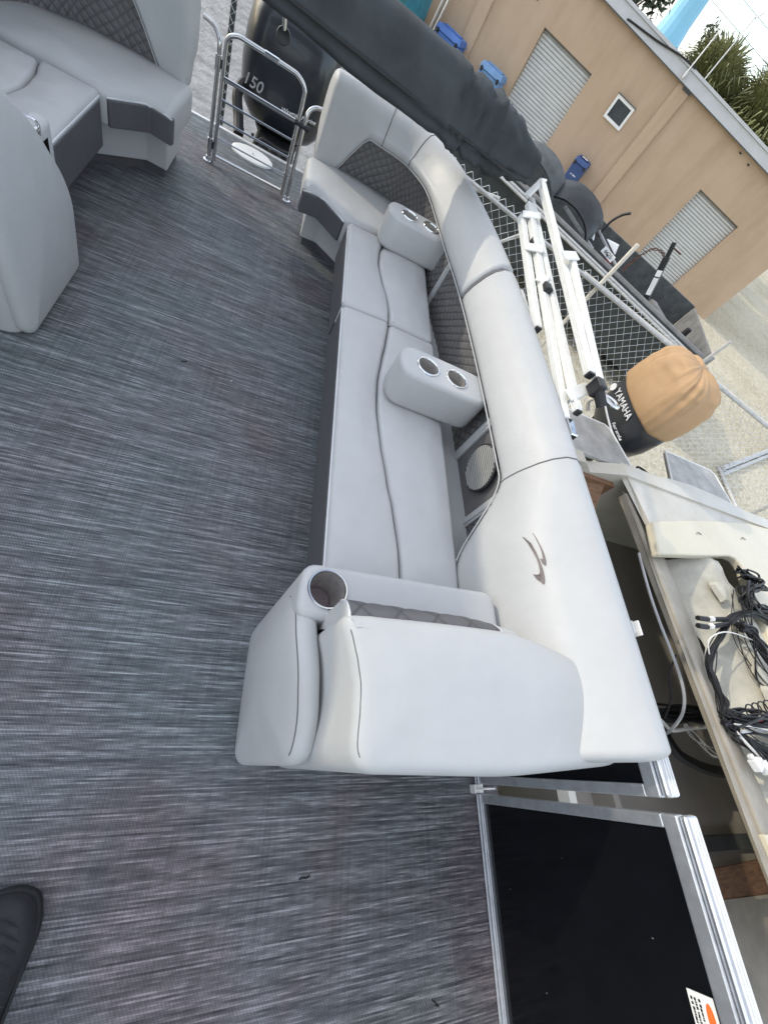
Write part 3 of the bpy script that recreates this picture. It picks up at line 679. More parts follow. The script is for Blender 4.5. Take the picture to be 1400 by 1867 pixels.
# chaise seat end on the port bench
lc = thing('chaise_backrest', 'light grey chaise end panel of the corner bench left of the aisle', 'backrest', (-1.2, 1.7, 0))
LARM = [(1.47, .0), (2.00, .0), (2.035, .30), (1.985, .415), (1.83, .63), (1.66, .785), (1.56, .83), (1.455, .80)]
b_ = arm_panel(lc, LARM, .262, lambda y, z: 0.02*z); b_.mirror(); b_.build('arm_panel', 'vinyl', lc, smooth=True, angle=80)
b_ = pad([(.30, 1.46), (1.19, 1.46), (1.19, 1.80), (.30, 1.80)], 0.0, 0.84, 0.06, 0.02, 0.06, 0.006, zf=lambda x, y: -.22*sstep(1.6, 1.8, y)); b_.mirror(); b_.build('back_cushion', 'vinyl', lc, smooth=True, angle=80)
b_ = pad([(.300, 1.80), (.37, 1.79), (.37, 2.005), (.300, 2.00)], 0.30, 0.58, 0.025, 0.01, 0.028, 0.0); b_.mirror(); b_.build('arm_top', 'vinyl', lc, smooth=True, angle=80)
b_ = pad([(.30, 1.80), (.95, 1.80), (.95, 1.99), (.30, 1.99)], 0.0, 0.57, 0.035, 0.01, 0.04, 0.0); b_.mirror(); b_.build('console', 'vinyl', lc, smooth=True, angle=80)
b_ = MB().lathe([(.036, .57), (.036, .602), (.033, .605), (.029, .602), (.028, .56), (.001, .56)], (.336, 1.90, -.02), 24, cap=False); b_.mirror(); b_.build('cup_ring', 'chrome', lc, smooth=True, angle=50)

# ------------------------------------------------------------------ boat fence panels (aluminium frame, black sheet)
def fence_panel(label, y0, y1, xin=1.187, mir=False, H=0.80):
    xc = xin+0.018
    th = thing('fence_panel', label, 'fence panel', (2*CX-xc if mir else xc, (y0+y1)/2, 0))
    def B(name, mat, *boxes, bevel=0.003):
        b_ = MB()
        for bx in boxes: b_.box(*bx)
        if mir: b_.mirror()
        return b_.build(name, mat, th, bevel=bevel)
    t = 0.029
    B('bottom_rail', 'alu_frame', (xin, xin+t, y0, y1, 0.004, 0.040), (xin-.004, xin+.006, y0, y1, 0.008, 0.014), (xin-.004, xin+.006, y0, y1, .026, .032))
    B('post', 'alu_frame', (xin, xin+t, y0, y0+t, 0.0405, H-.0405)); B('post', 'alu_frame', (xin, xin+t, y1-t, y1, 0.0405, H-.0405))
    B('sheet', 'black_gloss', (xin+.014, xin+.019, y0+t-.004, y1-t+.004, 0.036, H-.036), bevel=0)
    rail = B('top_rail', 'alu_frame', (xin, xin+t, y0, y1, H-.040, H), bevel=0.004)
    cap = B('rail_cap', 'alu', (xin+.004, xin+.050, y0, y1, H+.0005, H+.022), bevel=0.008)
    b_ = MB()
    for k in range(3): b_.box(xin+.014+k*.011, xin+.018+k*.011, y0+.006, y1-.006, H+.020, H+.0245)
    if mir: b_.mirror()
    b_.build('rail_ridge', 'alu_white', th)
    return th
fence_panel('black fence panel behind the long bench', -0.098, 2.1, H=.775)
pB = fence_panel('black fence panel with warning label past the chaise backrest', -1.9, -0.131)
fence_panel('black fence panel behind the port corner bench', 1.40, 2.4, mir=True, H=.775)
fence_panel('black fence panel on the port bow side', -1.9, 1.36, mir=True)
rs_ = random.Random(3)
for k in range(5):
    y_, z_ = rs_.uniform(-.75, -.18), rs_.uniform(.08, .72); MB().box(1.1995, 1.2005, y_-rs_.uniform(.0005, .002), y_+.0004, z_, z_+rs_.uniform(.001, .006)).build('scuff', 'trailer_grey', pB)
# hinge bracket at deck between the two panels
hb = thing('gate_bracket', 'small aluminium angle bracket on the deck between the fence panels', 'bracket', (1.19, -.115, 0))
MB().box(1.165, 1.225, -.129, -.101, 0.0, .004).box(1.165, 1.169, -.129, -.101, .004, .03).box(1.19, 1.25, -.1165, -.1125, .004, .05).build('plate', 'alu_white', hb)
# warning label on the panel
lab = thing('warning_label', 'white warning label with orange mark on the black panel', 'label', (1.2, -.54, .70))
Ml = frame((1.2000, -.540, .722), (0, -1, 0), (0, 0, 1))
MB().box(-.085, .085, -.028, .028, -.0008, .0012, M=Ml).build('sticker', 'label_white', lab)
MB().rings([[Ml @ Vector((-.05+math.cos(a)*.024, .014+math.sin(a)*.008, z)) for a in [k*2*math.pi/20 for k in range(20)]] for z in (.0013, .0022)]).build('mark', 'orange', lab)
MB().prism([Ml @ Vector(p) for p in ((-.012, .008, .0013), (.012, .008, .0013), (0, .022, .0013))], [Ml @ Vector(p) for p in ((-.012, .008, .0022), (.012, .008, .0022), (0, .022, .0022))]).build('mark', 'orange', lab)
ink(Ml, -.075, .075, (-.004, -.013, -.021), .005, .0013, 'wire_black', lab, 5)
# chrome cleat catch on the outer rail
cl = thing('rail_catch', 'small white bimini catch on the rail beside the corner pad', 'catch', (1.27, .33, .78))
MB().box(1.238, 1.256, .315, .355, .768, .774).box(1.252, 1.257, .315, .355, .750, .802).build('plate', 'alu_white', cl, bevel=.004)
MB().tube([(1.250, .335, .785), (1.280, .335, .785)], .005, 8).build('pin', 'steel', cl, smooth=True)
pad([(1.278, .312), (1.284, .312), (1.284, .358), (1.278, .358)], .768, .805, .003, .003, .004, 0).build('handle', 'alu_white', cl)

# ------------------------------------------------------------------ stern gate in stainless tube
GY = 3.54
gt = thing('stern_gate', 'polished stainless tube gate at the stern opening', 'gate', (-0.27, GY, 0))
xl, xr = -.492, -.026
fr = smooth_path([(xl, GY, .02), (xl, GY, .30), (xl, GY, .58), (xl+.008, GY, .645), (xl+.055, GY, .675), (xl+.12, GY, .679), (xr-.12, GY, .679), (xr-.055, GY, .672), (xr-.008, GY, .635), (xr, GY, .57), (xr, GY, .30), (xr, GY, .02)], 90)
MB().tube(fr, .0125, 12).build('frame', 'steel', gt, smooth=True)
for z, r in ((.464, .0125), (.358, .0065), (.257, .0065), (.152, .0050), (.048, .0085)): MB().tube([(xl, GY, z), (xr, GY, z)], r, 10).build('rung', 'steel', gt, smooth=True)
for z in (.10, .52):
    MB().tube([(xl-.034, GY, z-.035), (xl-.034, GY, z+.035)], .017, 12).build('hinge', 'steel', gt, smooth=True)
    MB().box(xl-.034, xl, GY-.006, GY+.006, z-.02, z+.02).build('hinge_link', 'black_plastic', gt)
MB().tube([(xr-.02, GY, .464), (xr+.075, GY, .458)], .0165, 12).build('latch', 'black_plastic', gt, smooth=True)
MB().box(-.29, -.20, GY-.0135, GY+.0135, .6655, .6925).build('top_sleeve', 'steel', gt, bevel=.006)
def post(label, x, sgn, ztop):
    th = thing('gate_post', label, 'post', (x, GY, 0))
    MB().tube(smooth_path([(x, GY, .004), (x, GY, .3), (x, GY, ztop-.10), (x+sgn*.010, GY+.01, ztop-.04), (x+sgn*.045, GY+.02, ztop-.008), (x+sgn*.10, GY+.03, ztop)], 50), .0125, 12).build('tube', 'steel', th, smooth=True)
    MB().lathe([(.030, 0.0), (.030, .006), (.020, .010), (.016, .03), (.0125, .032)], (x, GY, 0), 20).build('foot', 'chrome', th, smooth=True)
post('stainless gate post with hinges beside the port bench', xl-.034, -1, .665)
post('stainless gate post by the latch beside the long bench', .014, 1, .585)

# ------------------------------------------------------------------ outboard motor at the stern
def sup(a, e): c = math.cos(a); s_ = math.sin(a); return (math.copysign(abs(c)**e, c), math.copysign(abs(s_)**e, s_))
def cowl_rings(levels, n=40):
    rs = []
    for (cx, cy, z, rx, ry, e) in levels:
        rs.append([Vector((cx+sup(2*math.pi*k/n, e)[0]*rx, cy+sup(2*math.pi*k/n, e)[1]*ry, z)) for k in range(n)])
    return rs
mo = thing('outboard_motor', 'black 150 horsepower outboard motor behind the stern gate', 'outboard motor', (-.22, 4.6, -.6))
ex, ey = -.165, 4.78
lev = [(ex, ey-.05, .00, .22, .25, .7), (ex, ey-.05, .03, .275, .30, .7), (ex, ey-.03, .10, .325, .36, .66), (ex, ey, .20, .355, .40, .62), (ex, ey, .34, .365, .42, .58), (ex, ey+.01, .50, .360, .43, .56), (ex, ey+.02, .64, .335, .42, .56), (ex, ey+.03, .76, .295, .385, .6), (ex, ey+.04, .84, .235, .32, .66), (ex, ey+.05, .885, .14, .22, .8), (ex, ey+.05, .90, .02, .05, 1)]
MB().rings(cowl_rings(lev)).build('cowling', 'cowl_black', mo, smooth=True, angle=70)
lev = [(ex, ey-.05, -.13, .15, .20, .8), (ex, ey-.05, -.04, .20, .27, .75), (ex, ey-.05, -.005, .215, .285, .72)]
MB().rings(cowl_rings(lev)).build('lower_pan', 'black_plastic', mo, smooth=True, angle=60)
MB().box(ex-.09, ex+.09, ey-.12, ey+.14, -.95, -.12).build('midsection', 'cowl_black', mo, bevel=.05, seg=4)
MB().box(ex-.16, ex+.16, 4.14, 4.50, -.30, -.02).build('clamp_bracket', 'black_plastic', mo, bevel=.02)
MB().tube(smooth_path([(-.43, 4.20, -.02), (-.46, 4.32, .04), (-.50, 4.42, .14), (-.47, 4.50, .20), (-.43, 4.52, .17)], 30), .038, 10).build('rigging_hose', 'rubber', mo, smooth=True)
MB().tube([(-.44, 4.17, -.05), (.02, 4.17, -.05)], .033, 14).build('steering_cylinder', 'black_plastic', mo, smooth=True)
for k in range(7):
    MB().lathe([(.012, -.01), (.012, .012), (.004, .014)], (-.42+k*.075+random.uniform(-.02, .02), 4.20+random.uniform(0, .1), -.012), 8).build('bolt', 'steel', mo)
MB().tube(smooth_path([(-.30, 4.17, -.01), (-.25, 4.15, .05), (-.12, 4.16, .04), (-.02, 4.25, .02)], 24), .012, 8).build('cable', 'rubber', mo, smooth=True)
def on_cowl(u, z):      # point on the bow face of the cowling
    return Vector((ex+u, ey-.405, z))
Mt = frame((ex-.240, ey-.385, .262), (0.95, -.30, 0.0), (0, -.10, 1.0)); text('number_decal', '150', .105, Mt, 'decal_silver', mo, .004, .25)
Mt = frame((ex+.125, ey-.412, .235), (0.95, .25, 0.05), (0, -.14, 1.0)); text('dealer_decal', 'Wayman Marine', .042, Mt, 'decal_white', mo, .003, .3)
Mt = frame((-.30, 4.135, -.05), (1, 0, 0), (0, -.35, 1.0)); text('maker_decal', 'SEASTAR', .040, Mt, 'decal_white', mo, .003)

# ------------------------------------------------------------------ folded bimini: boot and arms
bt = thing('bimini_boot', 'long dark canvas boot over the folded bimini across the stern', 'canvas cover', (0, 2.85, .9))
rows = []; nx = 130; na = 44
for i in range(nx+1):
    u = i/nx; x = -1.72+u*(1.215+1.72); e0 = sstep(1.225, .90, x)*0.50+.50; e1 = sstep(-1.72, -1.5, x)*.5+.5; k = e0*e1
    cz = 1.138-.055*x+.0*(1-e0); cy = 2.90-.06*(1-e0); ring = []
    for j in range(na):
        a = 2*math.pi*j/na; c, s_ = sup(a, .62); ry = .165; rz = .145
        y = c*ry; z = s_*rz
        if z < 0: y = y*(1+.15*(-z/rz))-.035*(-z/rz); z = z*0.95
        wr = noise.noise(Vector((x*(7+9*sstep(.5, 1.0, x)), a*1.1, 3)))*(.008+.026*sstep(.35, 1.0, x))+noise.noise(Vector((x*2.2, a*.9, 8)))*.014+abs(noise.noise(Vector((x*16+a*1.5, a*.7, 5))))*.014*sstep(.3, .9, x)
        wr -= .016*sstep(.50, .70, x)*max(0, math.sin(x*44+a*1.3+2*noise.noise(Vector((x*3, a, 2)))))**3
        f = 1+wr/.15
        # a fold line that runs along the lower front edge
        crease = -.020*math.exp(-((a-math.pi*1.14)/.10)**2)-.014*math.exp(-((a-math.pi*1.20)/.05)**2)
        ring.append(Vector((x+.02*noise.noise(Vector((a*2, x*3, 1))), cy+(y*f+c*crease)*k, cz+(z*f+s_*crease)*k)))
    rows.append(ring)
MB().rings(rows).build('boot', 'boot_cloth', bt, smooth=True, angle=120)
MB().tube(smooth_path([(x, 2.712-.02*math.sin(x*9)*.2, 1.085-.055*x) for x in (-1.6, -1, -.4, .2, .6, .9, 1.1)], 60), .0065, 6).build('zipper', 'black_plastic', bt, smooth=True)
MB().tube([(-.186, 2.95, 1.03), (-.172, 2.95, .945)], .010, 10).build('strut', 'steel', bt, smooth=True)
MB().lathe([(.030, -.012), (.034, 0), (.030, .012), (.012, .016)], (-.171, 2.95, .927), 16, Matrix.Rotation(R(70), 3, 'X')).build('strut_knob', 'black_plastic', bt, smooth=True)

bf = thing('folded_bimini', 'white ridged aluminium bimini arms folded along the rail', 'bimini', (1.25, 1.9, .8))
def arm(a, b_, w=.034, h=.034):
    a = Vector(a); c = Vector(b_); m_ = MB().rect_tube(a, c, w, h); o_ = m_.build('arm', 'alu_white', bf, bevel=.004)
    d = (c-a).normalized(); up = Vector((0, 0, 1)); u = (up-d*up.dot(d)).normalized(); q = d.cross(u); r_ = MB()
    for k in (-1, 0, 1):
        for s_ in (u*h/2, -q*w/2 if q.x > 0 else q*w/2):
            side = q if abs(s_.dot(u)) > 1e-6 else u
            r_.rect_tube(a+d*.01+s_*1.02+side*k*.0095, c-d*.01+s_*1.02+side*k*.0095, .0035, .0035)
    off = parent_loc(bf); me = r_.build('ridge', 'alu_white', o_); me.location = (0, 0, 0)
    for e_, s_ in ((a, -d), (c, d)):
        MB().rect_tube(e_-s_*.012, e_+s_*.010, w*.86, h*.86).build('end_plug', 'black_plastic', bf)
arm((1.262, 2.735, 1.070), (1.258, 1.315, .945)); arm((1.300, 2.06, 1.035), (1.297, 1.285, .945)); arm((1.222, 2.62, .985), (1.232, 1.175, .800)); arm((1.180, 2.52, .945), (1.186, 1.70, .835)); arm((1.262, 2.72, .985), (1.262, 1.20, .845), .030, .030)
def hinge(a, b_, w=.012, h=.040):
    MB().rect_tube(a, b_, w, h, up=(0, 1, .2)).build('hinge_plate', 'alu_white', bf, bevel=.010, seg=3)
hinge((1.318, 2.05, 1.058), (1.225, 2.00, 1.045), .010, .05); hinge((1.262, 2.73, 1.09), (1.20, 2.66, 1.00), .010, .05); hinge((1.165, 2.50, .965), (1.255, 2.48, 1.005), .010, .05); hinge((1.16, 2.23, .93), (1.235, 2.20, .965), .010, .05)
hinge((1.225, 1.27, .85), (1.31, 1.31, .90), .012, .06); hinge((1.24, 1.98, .93), (1.20, 2.02, .91), .012, .05)
for (x, y, z) in ((1.225, 2.30, .945), (1.285, 1.93, .985), (1.23, 1.93, .925)): MB().box(x-.02, x+.02, y-.03, y+.03, z-.03, z+.01).build('clip', 'black_plastic', bf, bevel=.006)
MB().tube(smooth_path([(1.30, 1.285, .94), (1.34, 1.22, .93), (1.385, 1.20, .93), (1.415, 1.235, .92), (1.415, 1.30, .90), (1.36, 1.35, .86), (1.29, 1.30, .80), (1.25, 1.18, .78)], 60), .009, 8).build('bow_loop', 'steel', bf, smooth=True)
MB().box(1.222, 1.262, 1.09, 1.18, .765, .82).build('pivot_mount', 'steel', bf, bevel=.006)
MB().box(1.275, 1.315, 1.24, 1.30, .90, .965).build('end_cap', 'black_plastic', bf, bevel=.006)
MB().tube([(1.30, 1.26, .935), (1.335, 1.205, .905)], .022, 10).build('end_cap', 'black_plastic', bf, smooth=True)

# ------------------------------------------------------------------ stripped boat alongside
BZ = .20
sb = thing('stripped_boat', 'stripped cream fibreglass boat with open hull beside the pontoon boat', 'boat', (3.1, -.5, GZ))
MB().box(1.62, 4.62, -3.0, 1.70, -.60, -.55).build('sole', 'grey_sole', sb)
# hull side shells
hs = MB(); hs.rings([[Vector((x, y, z)) for x, z in ((1.50-dx, .12), (1.54-dx, .14), (1.60-dx, .12), (1.64-dx, -.58), (1.70-dx, -.95), (1.60-dx, -.98), (1.54-dx, -.62))] for y, dx in ((1.74, 0), (0, 0), (-1.4, 0), (-3.0, -.2))]); hs.build('hull_side', 'gelcoat', sb, smooth=True, angle=40)
hs = MB(); hs.rings([[Vector((x, y, z)) for x, z in ((4.86+dx, .12), (4.80+dx, .14), (4.72+dx, .12), (4.68+dx, -.58), (4.6+dx, -.95), (4.7+dx, -.98), (4.76+dx, -.62))] for y, dx in ((1.74, 0), (0, 0), (-1.4, 0), (-3.0, -.2))]); hs.build('hull_side', 'gelcoat', sb, smooth=True, angle=40)
MB().box(1.6, 4.7, -3.0, 1.70, -1.0, -.62).build('hull_bottom', 'gelcoat', sb)
# transom with a notch, white edges and raw wood inside
tr = MB(); pr_ = [(1.60, .21), (2.235, .21), (2.345, .145), (2.62, .235), (4.78, .235)]
for (a, c) in zip(pr_, pr_[1:]): tr.prism([(a[0], 1.70, -.9), (c[0], 1.70, -.9), (c[0], 1.70, c[1]), (a[0], 1.70, a[1])], [(a[0], 1.80, -.9), (c[0], 1.80, -.9), (c[0], 1.80, c[1]), (a[0], 1.80, a[1])])
tr.build('transom', 'gelcoat', sb)
MB().box(1.66, 2.60, 1.66, 1.698, -.55, .13).build('transom_core', 'plywood', sb)
MB().prism([(2.10, 1.30, -.1), (2.42, 1.30, -.1), (2.52, 1.69, .13), (2.36, 1.69, .10)], [(2.10, 1.32, -.16), (2.42, 1.32, -.16), (2.52, 1.66, -.2), (2.36, 1.66, -.2)]).build('knee_brace', 'plywood', sb)
# stern deck, then cream cap with a cut-out
MB().prism([(2.615, 1.70, BZ-.012), (4.75, 1.70, BZ-.012), (4.70, 1.72, BZ-.012), (3.13, 1.455, BZ-.012), (2.690, 1.335, BZ-.012)], [(2.615, 1.83, BZ+.02), (4.75, 1.83, BZ+.02), (4.72, 1.715, BZ+.02), (3.13, 1.450, BZ+.02), (2.690, 1.330, BZ+.02)]).build('stern_deck', 'gelcoat', sb)
arc_ = [(2.98, 1.825), (3.2, 1.86), (3.5, 1.885), (3.8, 1.88), (4.1, 1.85), (4.35, 1.82)]
MB().prism([(x, y, BZ-.01) for x, y in arc_], [(x, y, BZ+.018) for x, y in arc_]).build('splash_lip', 'gelcoat', sb)
cap_o = [(2.690, 1.338), (3.13, 1.452), (3.6, 1.56), (4.1, 1.66), (4.75, 1.715), (4.95, 1.70), (4.95, -1.2), (3.55, -1.2), (3.50, .30), (3.545, .62), (3.635, 1.18), (3.60, 1.235), (3.52, 1.245), (3.10, 1.165), (2.625, 1.085)]
MB().prism([(x, y, BZ-.02) for x, y in cap_o], [(x, y, BZ+.042) for x, y in cap_o]).build('cap', 'cream', sb, bevel=.014, seg=3)
for (x, y) in ((3.21, 1.36), (3.86, 1.46)):
    MB().tube([(x-.03, y-.01, BZ+.044), (x, y+.012, BZ+.046), (x+.035, y, BZ+.044)], .004, 5).build('crack', 'grey_sole', sb)
# longitudinal liner wall and shelf
MB().prism([(2.640, 1.60, .10), (2.670, 1.60, .10), (2.800, -1.4, .10), (2.770, -1.4, .10)], [(2.640, 1.60, BZ-.03), (2.680, 1.60, BZ-.03), (2.810, -1.4, BZ-.03), (2.770, -1.4, BZ-.03)]).build('liner_wall', 'liner', sb, bevel=.008)
MB().grid([[Vector((2.64+u*.95+.04*(1.5-y)*.3, y, BZ-.045-.23*sstep(.12, .75, u)*(.5+.5*sstep(-.7, .3, y))+.012*noise.noise(Vector((u*3, y*2, 1))))) for u in [k/14 for k in range(15)]] for y in [1.62-k*.14 for k in range(20)]]).build('liner_shelf', 'liner', sb, smooth=True)
# rough glass mat edge of the liner
rows = []
for k in range(46):
    y = 1.20-k*.05; base = 3.06+.10*math.sin(y*3.1)+.06*noise.noise(Vector((y*5, 2, 0))); row = []
    for j in range(9):
        u = j/8; row.append(Vector((base+u*.42+.03*noise.noise(Vector((y*7, u*3, 5))), y, BZ-.19+.20*math.sin(u*math.pi*.62)+.02*noise.noise(Vector((y*9, u*4, 1))))))
    rows.append(row)
MB().grid(rows).build('glass_mat', 'glass_mat', sb, smooth=True)
for k in range(7):
    y = .95-k*.24; c = Vector((3.30+.05*random.uniform(-1, 1), y, BZ-.005)); n = 18
    rs = [[c+Vector((math.cos(a)*.05*(1+.4*math.sin(a*3+k))*s_, math.sin(a)*.085*(1+.3*math.cos(a*2+k))*s_, z)) for a in [q*2*math.pi/n for q in range(n)]] for s_, z in ((1.2, -.02), (1.05, .012), (.6, .022))]
    MB().rings(rs).build('resin_lump', 'glass_mat', sb, smooth=True)
# plywood bulkhead, angle strip and forward floor
MB().prism([(1.66, -.575, -.325), (4.6, -.565, -.325), (4.6, -.78, -.325), (1.66, -.63, -.325)], [(1.66, -.575, -.305), (4.6, -.565, -.305), (4.6, -.78, -.305), (1.66, -.63, -.305)]).build('plywood_board', 'plywood', sb)
MB().prism([(1.66, -.6305, -.327), (4.6, -.7805, -.327), (4.6, -.796, -.327), (1.66, -.645, -.327)], [(1.66, -.6305, -.302), (4.6, -.7805, -.302), (4.6, -.796, -.302), (1.66, -.645, -.302)]).build('board_edge', 'liner', sb)
MB().prism([(1.66, -.40, -.549), (4.6, -.52, -.549), (4.6, -.60, -.549), (1.66, -.48, -.549)], [(1.66, -.40, -.52), (4.6, -.52, -.52), (4.6, -.60, -.52), (1.66, -.48, -.52)]).build('floor_strip', 'dark_grey', sb)
MB().box(1.66, 4.6, -3.0, -.74, -.55, -.42).build('fore_floor', 'liner', sb)
MB().prism([(2.72, -.34, BZ-.055), (3.5, -.40, BZ-.055), (3.5, -1.3, BZ-.055), (2.79, -1.3, BZ-.055)], [(2.72, -.34, BZ-.02), (3.5, -.40, BZ-.02), (3.5, -1.3, BZ-.02), (2.79, -1.3, BZ-.02)]).build('hatch_panel', 'cream', sb, bevel=.006)
MB().prism([(2.30, -1.35, -.05), (2.34, -1.35, -.05), (2.29, 1.1, -.05), (2.25, 1.1, -.05)], [(2.30, -1.35, .0), (2.34, -1.35, .0), (2.29, 1.1, .0), (2.25, 1.1, .0)]) 
for k, (a, c) in enumerate((((2.34, .95), (2.52, -.9)),)):
    MB().prism([(a[0], a[1], -.55), (a[0]+.05, a[1], -.55), (c[0]+.05, c[1], -.55), (c[0], c[1], -.55)], [(a[0], a[1], -.40), (a[0]+.05, a[1], -.40), (c[0]+.05, c[1], -.40), (c[0], c[1], -.40)]).build('stringer', 'grey_sole', sb)
MB().box(1.75, 4.55, -2.2, -2.0, GZ, -.99).build('cradle', 'trailer_grey', sb); MB().box(1.75, 4.55, .9, 1.1, GZ, -.99).build('cradle', 'trailer_grey', sb)
# aluminium platform wings beside the motor
wg = thing('swim_bracket', 'dull aluminium swim bracket wings on the transom of the stripped boat', 'bracket', (3.2, 2.0, .2))
MB().prism([(1.85, 1.81, .165), (2.70, 1.81, .165), (2.78, 1.86, .165), (2.69, 2.19, .165), (2.64, 2.22, .165), (1.85, 2.22, .165)], [(1.85, 1.81, .195), (2.70, 1.81, .195), (2.78, 1.86, .195), (2.69, 2.19, .195), (2.64, 2.22, .195), (1.85, 2.22, .195)]).build('wing', 'alu_dull', wg, bevel=.004)
MB().prism([(3.29, 1.89, .165), (4.12, 1.86, .165), (4.08, 2.18, .165), (4.03, 2.22, .165), (3.40, 2.22, .165)], [(3.29, 1.89, .195), (4.12, 1.86, .195), (4.08, 2.18, .195), (4.03, 2.22, .195), (3.40, 2.22, .195)]).build('wing', 'alu_dull', wg, bevel=.004)
MB().tube([(1.85, 2.222, .193), (2.64, 2.222, .193), (2.695, 2.185, .193), (2.785, 1.86, .193)], .009, 6).build('edge_bead', 'alu_white', wg)
MB().tube([(3.285, 1.88, .193), (3.395, 2.222, .193), (4.03, 2.222, .193), (4.085, 2.18, .193), (4.122, 1.855, .193)], .009, 6).build('edge_bead', 'alu_white', wg)
MB().box(2.80, 3.28, 1.81, 1.95, -.5, .13).build('jack_plate', 'trailer_grey', wg, bevel=.01)

# covered motor on the stripped boat
ym = thing('outboard_motor', 'dark grey outboard motor under a tan cloth cover', 'outboard motor', (3.0, 2.35, -.6))
ax_, ay_ = 2.94, 2.36
lev = [(ax_, ay_, .02, .13, .20, .75), (ax_, ay_, .08, .17, .265, .7), (ax_, ay_, .18, .195, .295, .68), (ax_, ay_, .32, .205, .305, .68), (ax_, ay_, .47, .203, .303, .68), (ax_, ay_, .52, .18, .28, .7)]
MB().rings(cowl_rings(lev)).build('cowling', 'cowl_grey', ym, smooth=True, angle=70)
MB().rings(cowl_rings([(ax_, ay_, -.12, .10, .16, .8), (ax_, ay_, -.03, .14, .21, .8), (ax_, ay_, .03, .15, .22, .8)])).build('lower_pan', 'black_plastic', ym, smooth=True, angle=60)
MB().box(ax_-.08, ax_+.08, ay_-.10, ay_+.12, -1.05, -.04).build('midsection', 'cowl_grey', ym, bevel=.04, seg=3)
rs = []; n = 72
CV = [(.395, .207, .306), (.403, .219, .319), (.43, .223, .325), (.47, .226, .328), (.52, .226, .328), (.56, .224, .325), (.60, .220, .318), (.64, .214, .309), (.68, .206, .298), (.715, .195, .281), (.75, .182, .262), (.78, .162, .235), (.79, .145, .21), (.805, .118, .17), (.815, .09, .13), (.82, .02, .03)]; n = 110
for (z, rx, ry) in CV:
    ring = []
    for k in range(n):
        a = 2*math.pi*k/n; c, s_ = sup(a, .72); far = sstep(.50, .76, z)
        # hanging folds that gather towards the top, plus slack bulges and a cinched hem
        f1 = 1-abs(noise.noise(Vector((math.cos(a)*2.6, math.sin(a)*2.6, z*2.0+3))))*2.2; f2 = 1-abs(noise.noise(Vector((math.cos(a)*4.5+z*3, math.sin(a)*4.5, z*7))))*2.0
        w = (.005+.016*far)*f1+.010*far*f2*f2+.011*far*math.sin(z*70+5*noise.noise(Vector((math.cos(a)*1.3, math.sin(a)*1.3, z*3))))+.010*noise.noise(Vector((c*1.5, s_*1.5, z*5)))
        ring.append(Vector((ax_+c*(rx+w), ay_+s_*(ry+w), z+(.035*s_ if z < .42 else 0)+.014*noise.noise(Vector((c*2, s_*2, z*4+9)))+.010*far*f2)))
    rs.append(ring)
MB().rings(rs).build('cloth_cover', 'canvas_tan', ym, smooth=True, angle=180, sub=1)
Mt = frame((ax_-.2085, ay_-.005, .335), (0, -1, 0), (-.04, 0, 1)); text('brand_decal', 'YAMAHA', .076, Mt, 'decal_white', ym, .003)
MB().rings([[Vector((ax_-.204-d, ay_+.205+math.cos(a)*.030, .318+math.sin(a)*.030)) for a in [k*2*math.pi/20 for k in range(20)]] for d in (0, .004)]).build('emblem', 'decal_white', ym)
Mt = frame((ax_-.203, ay_-.185, .215), (.10, -1, -.02), (-.06, 0, 1)); text('model_decal', 'Four stroke', .036, Mt, 'decal_white', ym, .003, .3)
MB().tube(smooth_path([(ax_-.175, ay_+.255, .31), (ax_-.195, ay_+.225, .235), (ax_-.2045, ay_+.10, .205), (ax_-.203, ay_-.12, .180), (ax_-.170, ay_-.262, .165)], 40), .009, 6).build('trim_line', 'decal_silver', ym, smooth=True)
for k in range(9):
    p0 = Vector((ax_-.10+random.uniform(-.1, .2), ay_-.33+random.uniform(-.08, .06), .02+random.uniform(-.08, .08))); pts = [p0]
    for j in range(4): pts.append(pts[-1]+Vector((random.uniform(-.09, .09), random.uniform(-.09, .05), random.uniform(-.07, .06))))
    MB().tube(smooth_path(pts, 20), random.uniform(.007, .014), 6).build('hose', 'rubber', ym, smooth=True)
MB().tube(smooth_path([(ax_-.20, ay_+.22, .18), (ax_-.22, ay_+.24, .10), (ax_-.18, ay_+.2, .04)], 14), .016, 8).build('tow_hook', 'pvc', ym, smooth=True)

# wiring harness lying in the stripped boat
def harness(name, label, strands, mat='wire_black', group=None):
    th = thing(name, label, 'wiring', strands[0][0][0], group)
    for pts, r, mt in strands: MB().tube(smooth_path(pts, max(16, len(pts)*6)), r, 6).build('wire', mt, th, smooth=True)
    return th
def jit(pts, s): return [tuple(c+random.uniform(-s, s) for c in p) for p in pts]
zW = BZ-.02
main = [(3.68, .73, zW+.08), (3.43, .80, zW+.09), (3.20, .75, zW+.05), (3.02, .61, zW+.01), (2.84, .48, zW), (2.80, .355, zW), (2.81, .24, zW), (2.75, .16, zW), (2.78, .12, zW), (3.06, 0.0, zW), (3.4, -.12, zW)]
harness('wiring_harness', 'thick black wiring harness over the liner wall of the stripped boat', [(main, .015, 'wire_black')]+[(jit(main, .016), .006, 'wire_black') for _ in range(9)]+[(jit(main, .035), .003, 'wire_black') for _ in range(5)]+[([(2.83, .71, zW+.03), (2.96, .716, zW+.03), (3.12, .73, zW+.05)], .016, 'wire_black'), ([(2.80, .66, zW+.03), (2.92, .665, zW+.03), (3.10, .70, zW+.05)], .016, 'wire_black'), ([(2.94, .715, zW+.035), (2.975, .718, zW+.04)], .019, 'wire_white'), ([(2.90, .663, zW+.035), (2.935, .668, zW+.04)], .019, 'wire_white'), ([(2.84, .50, zW+.01), (2.83, .58, zW+.05), (3.0, .63, zW+.08), (3.3, .60, zW+.08)], .004, 'wire_white')])
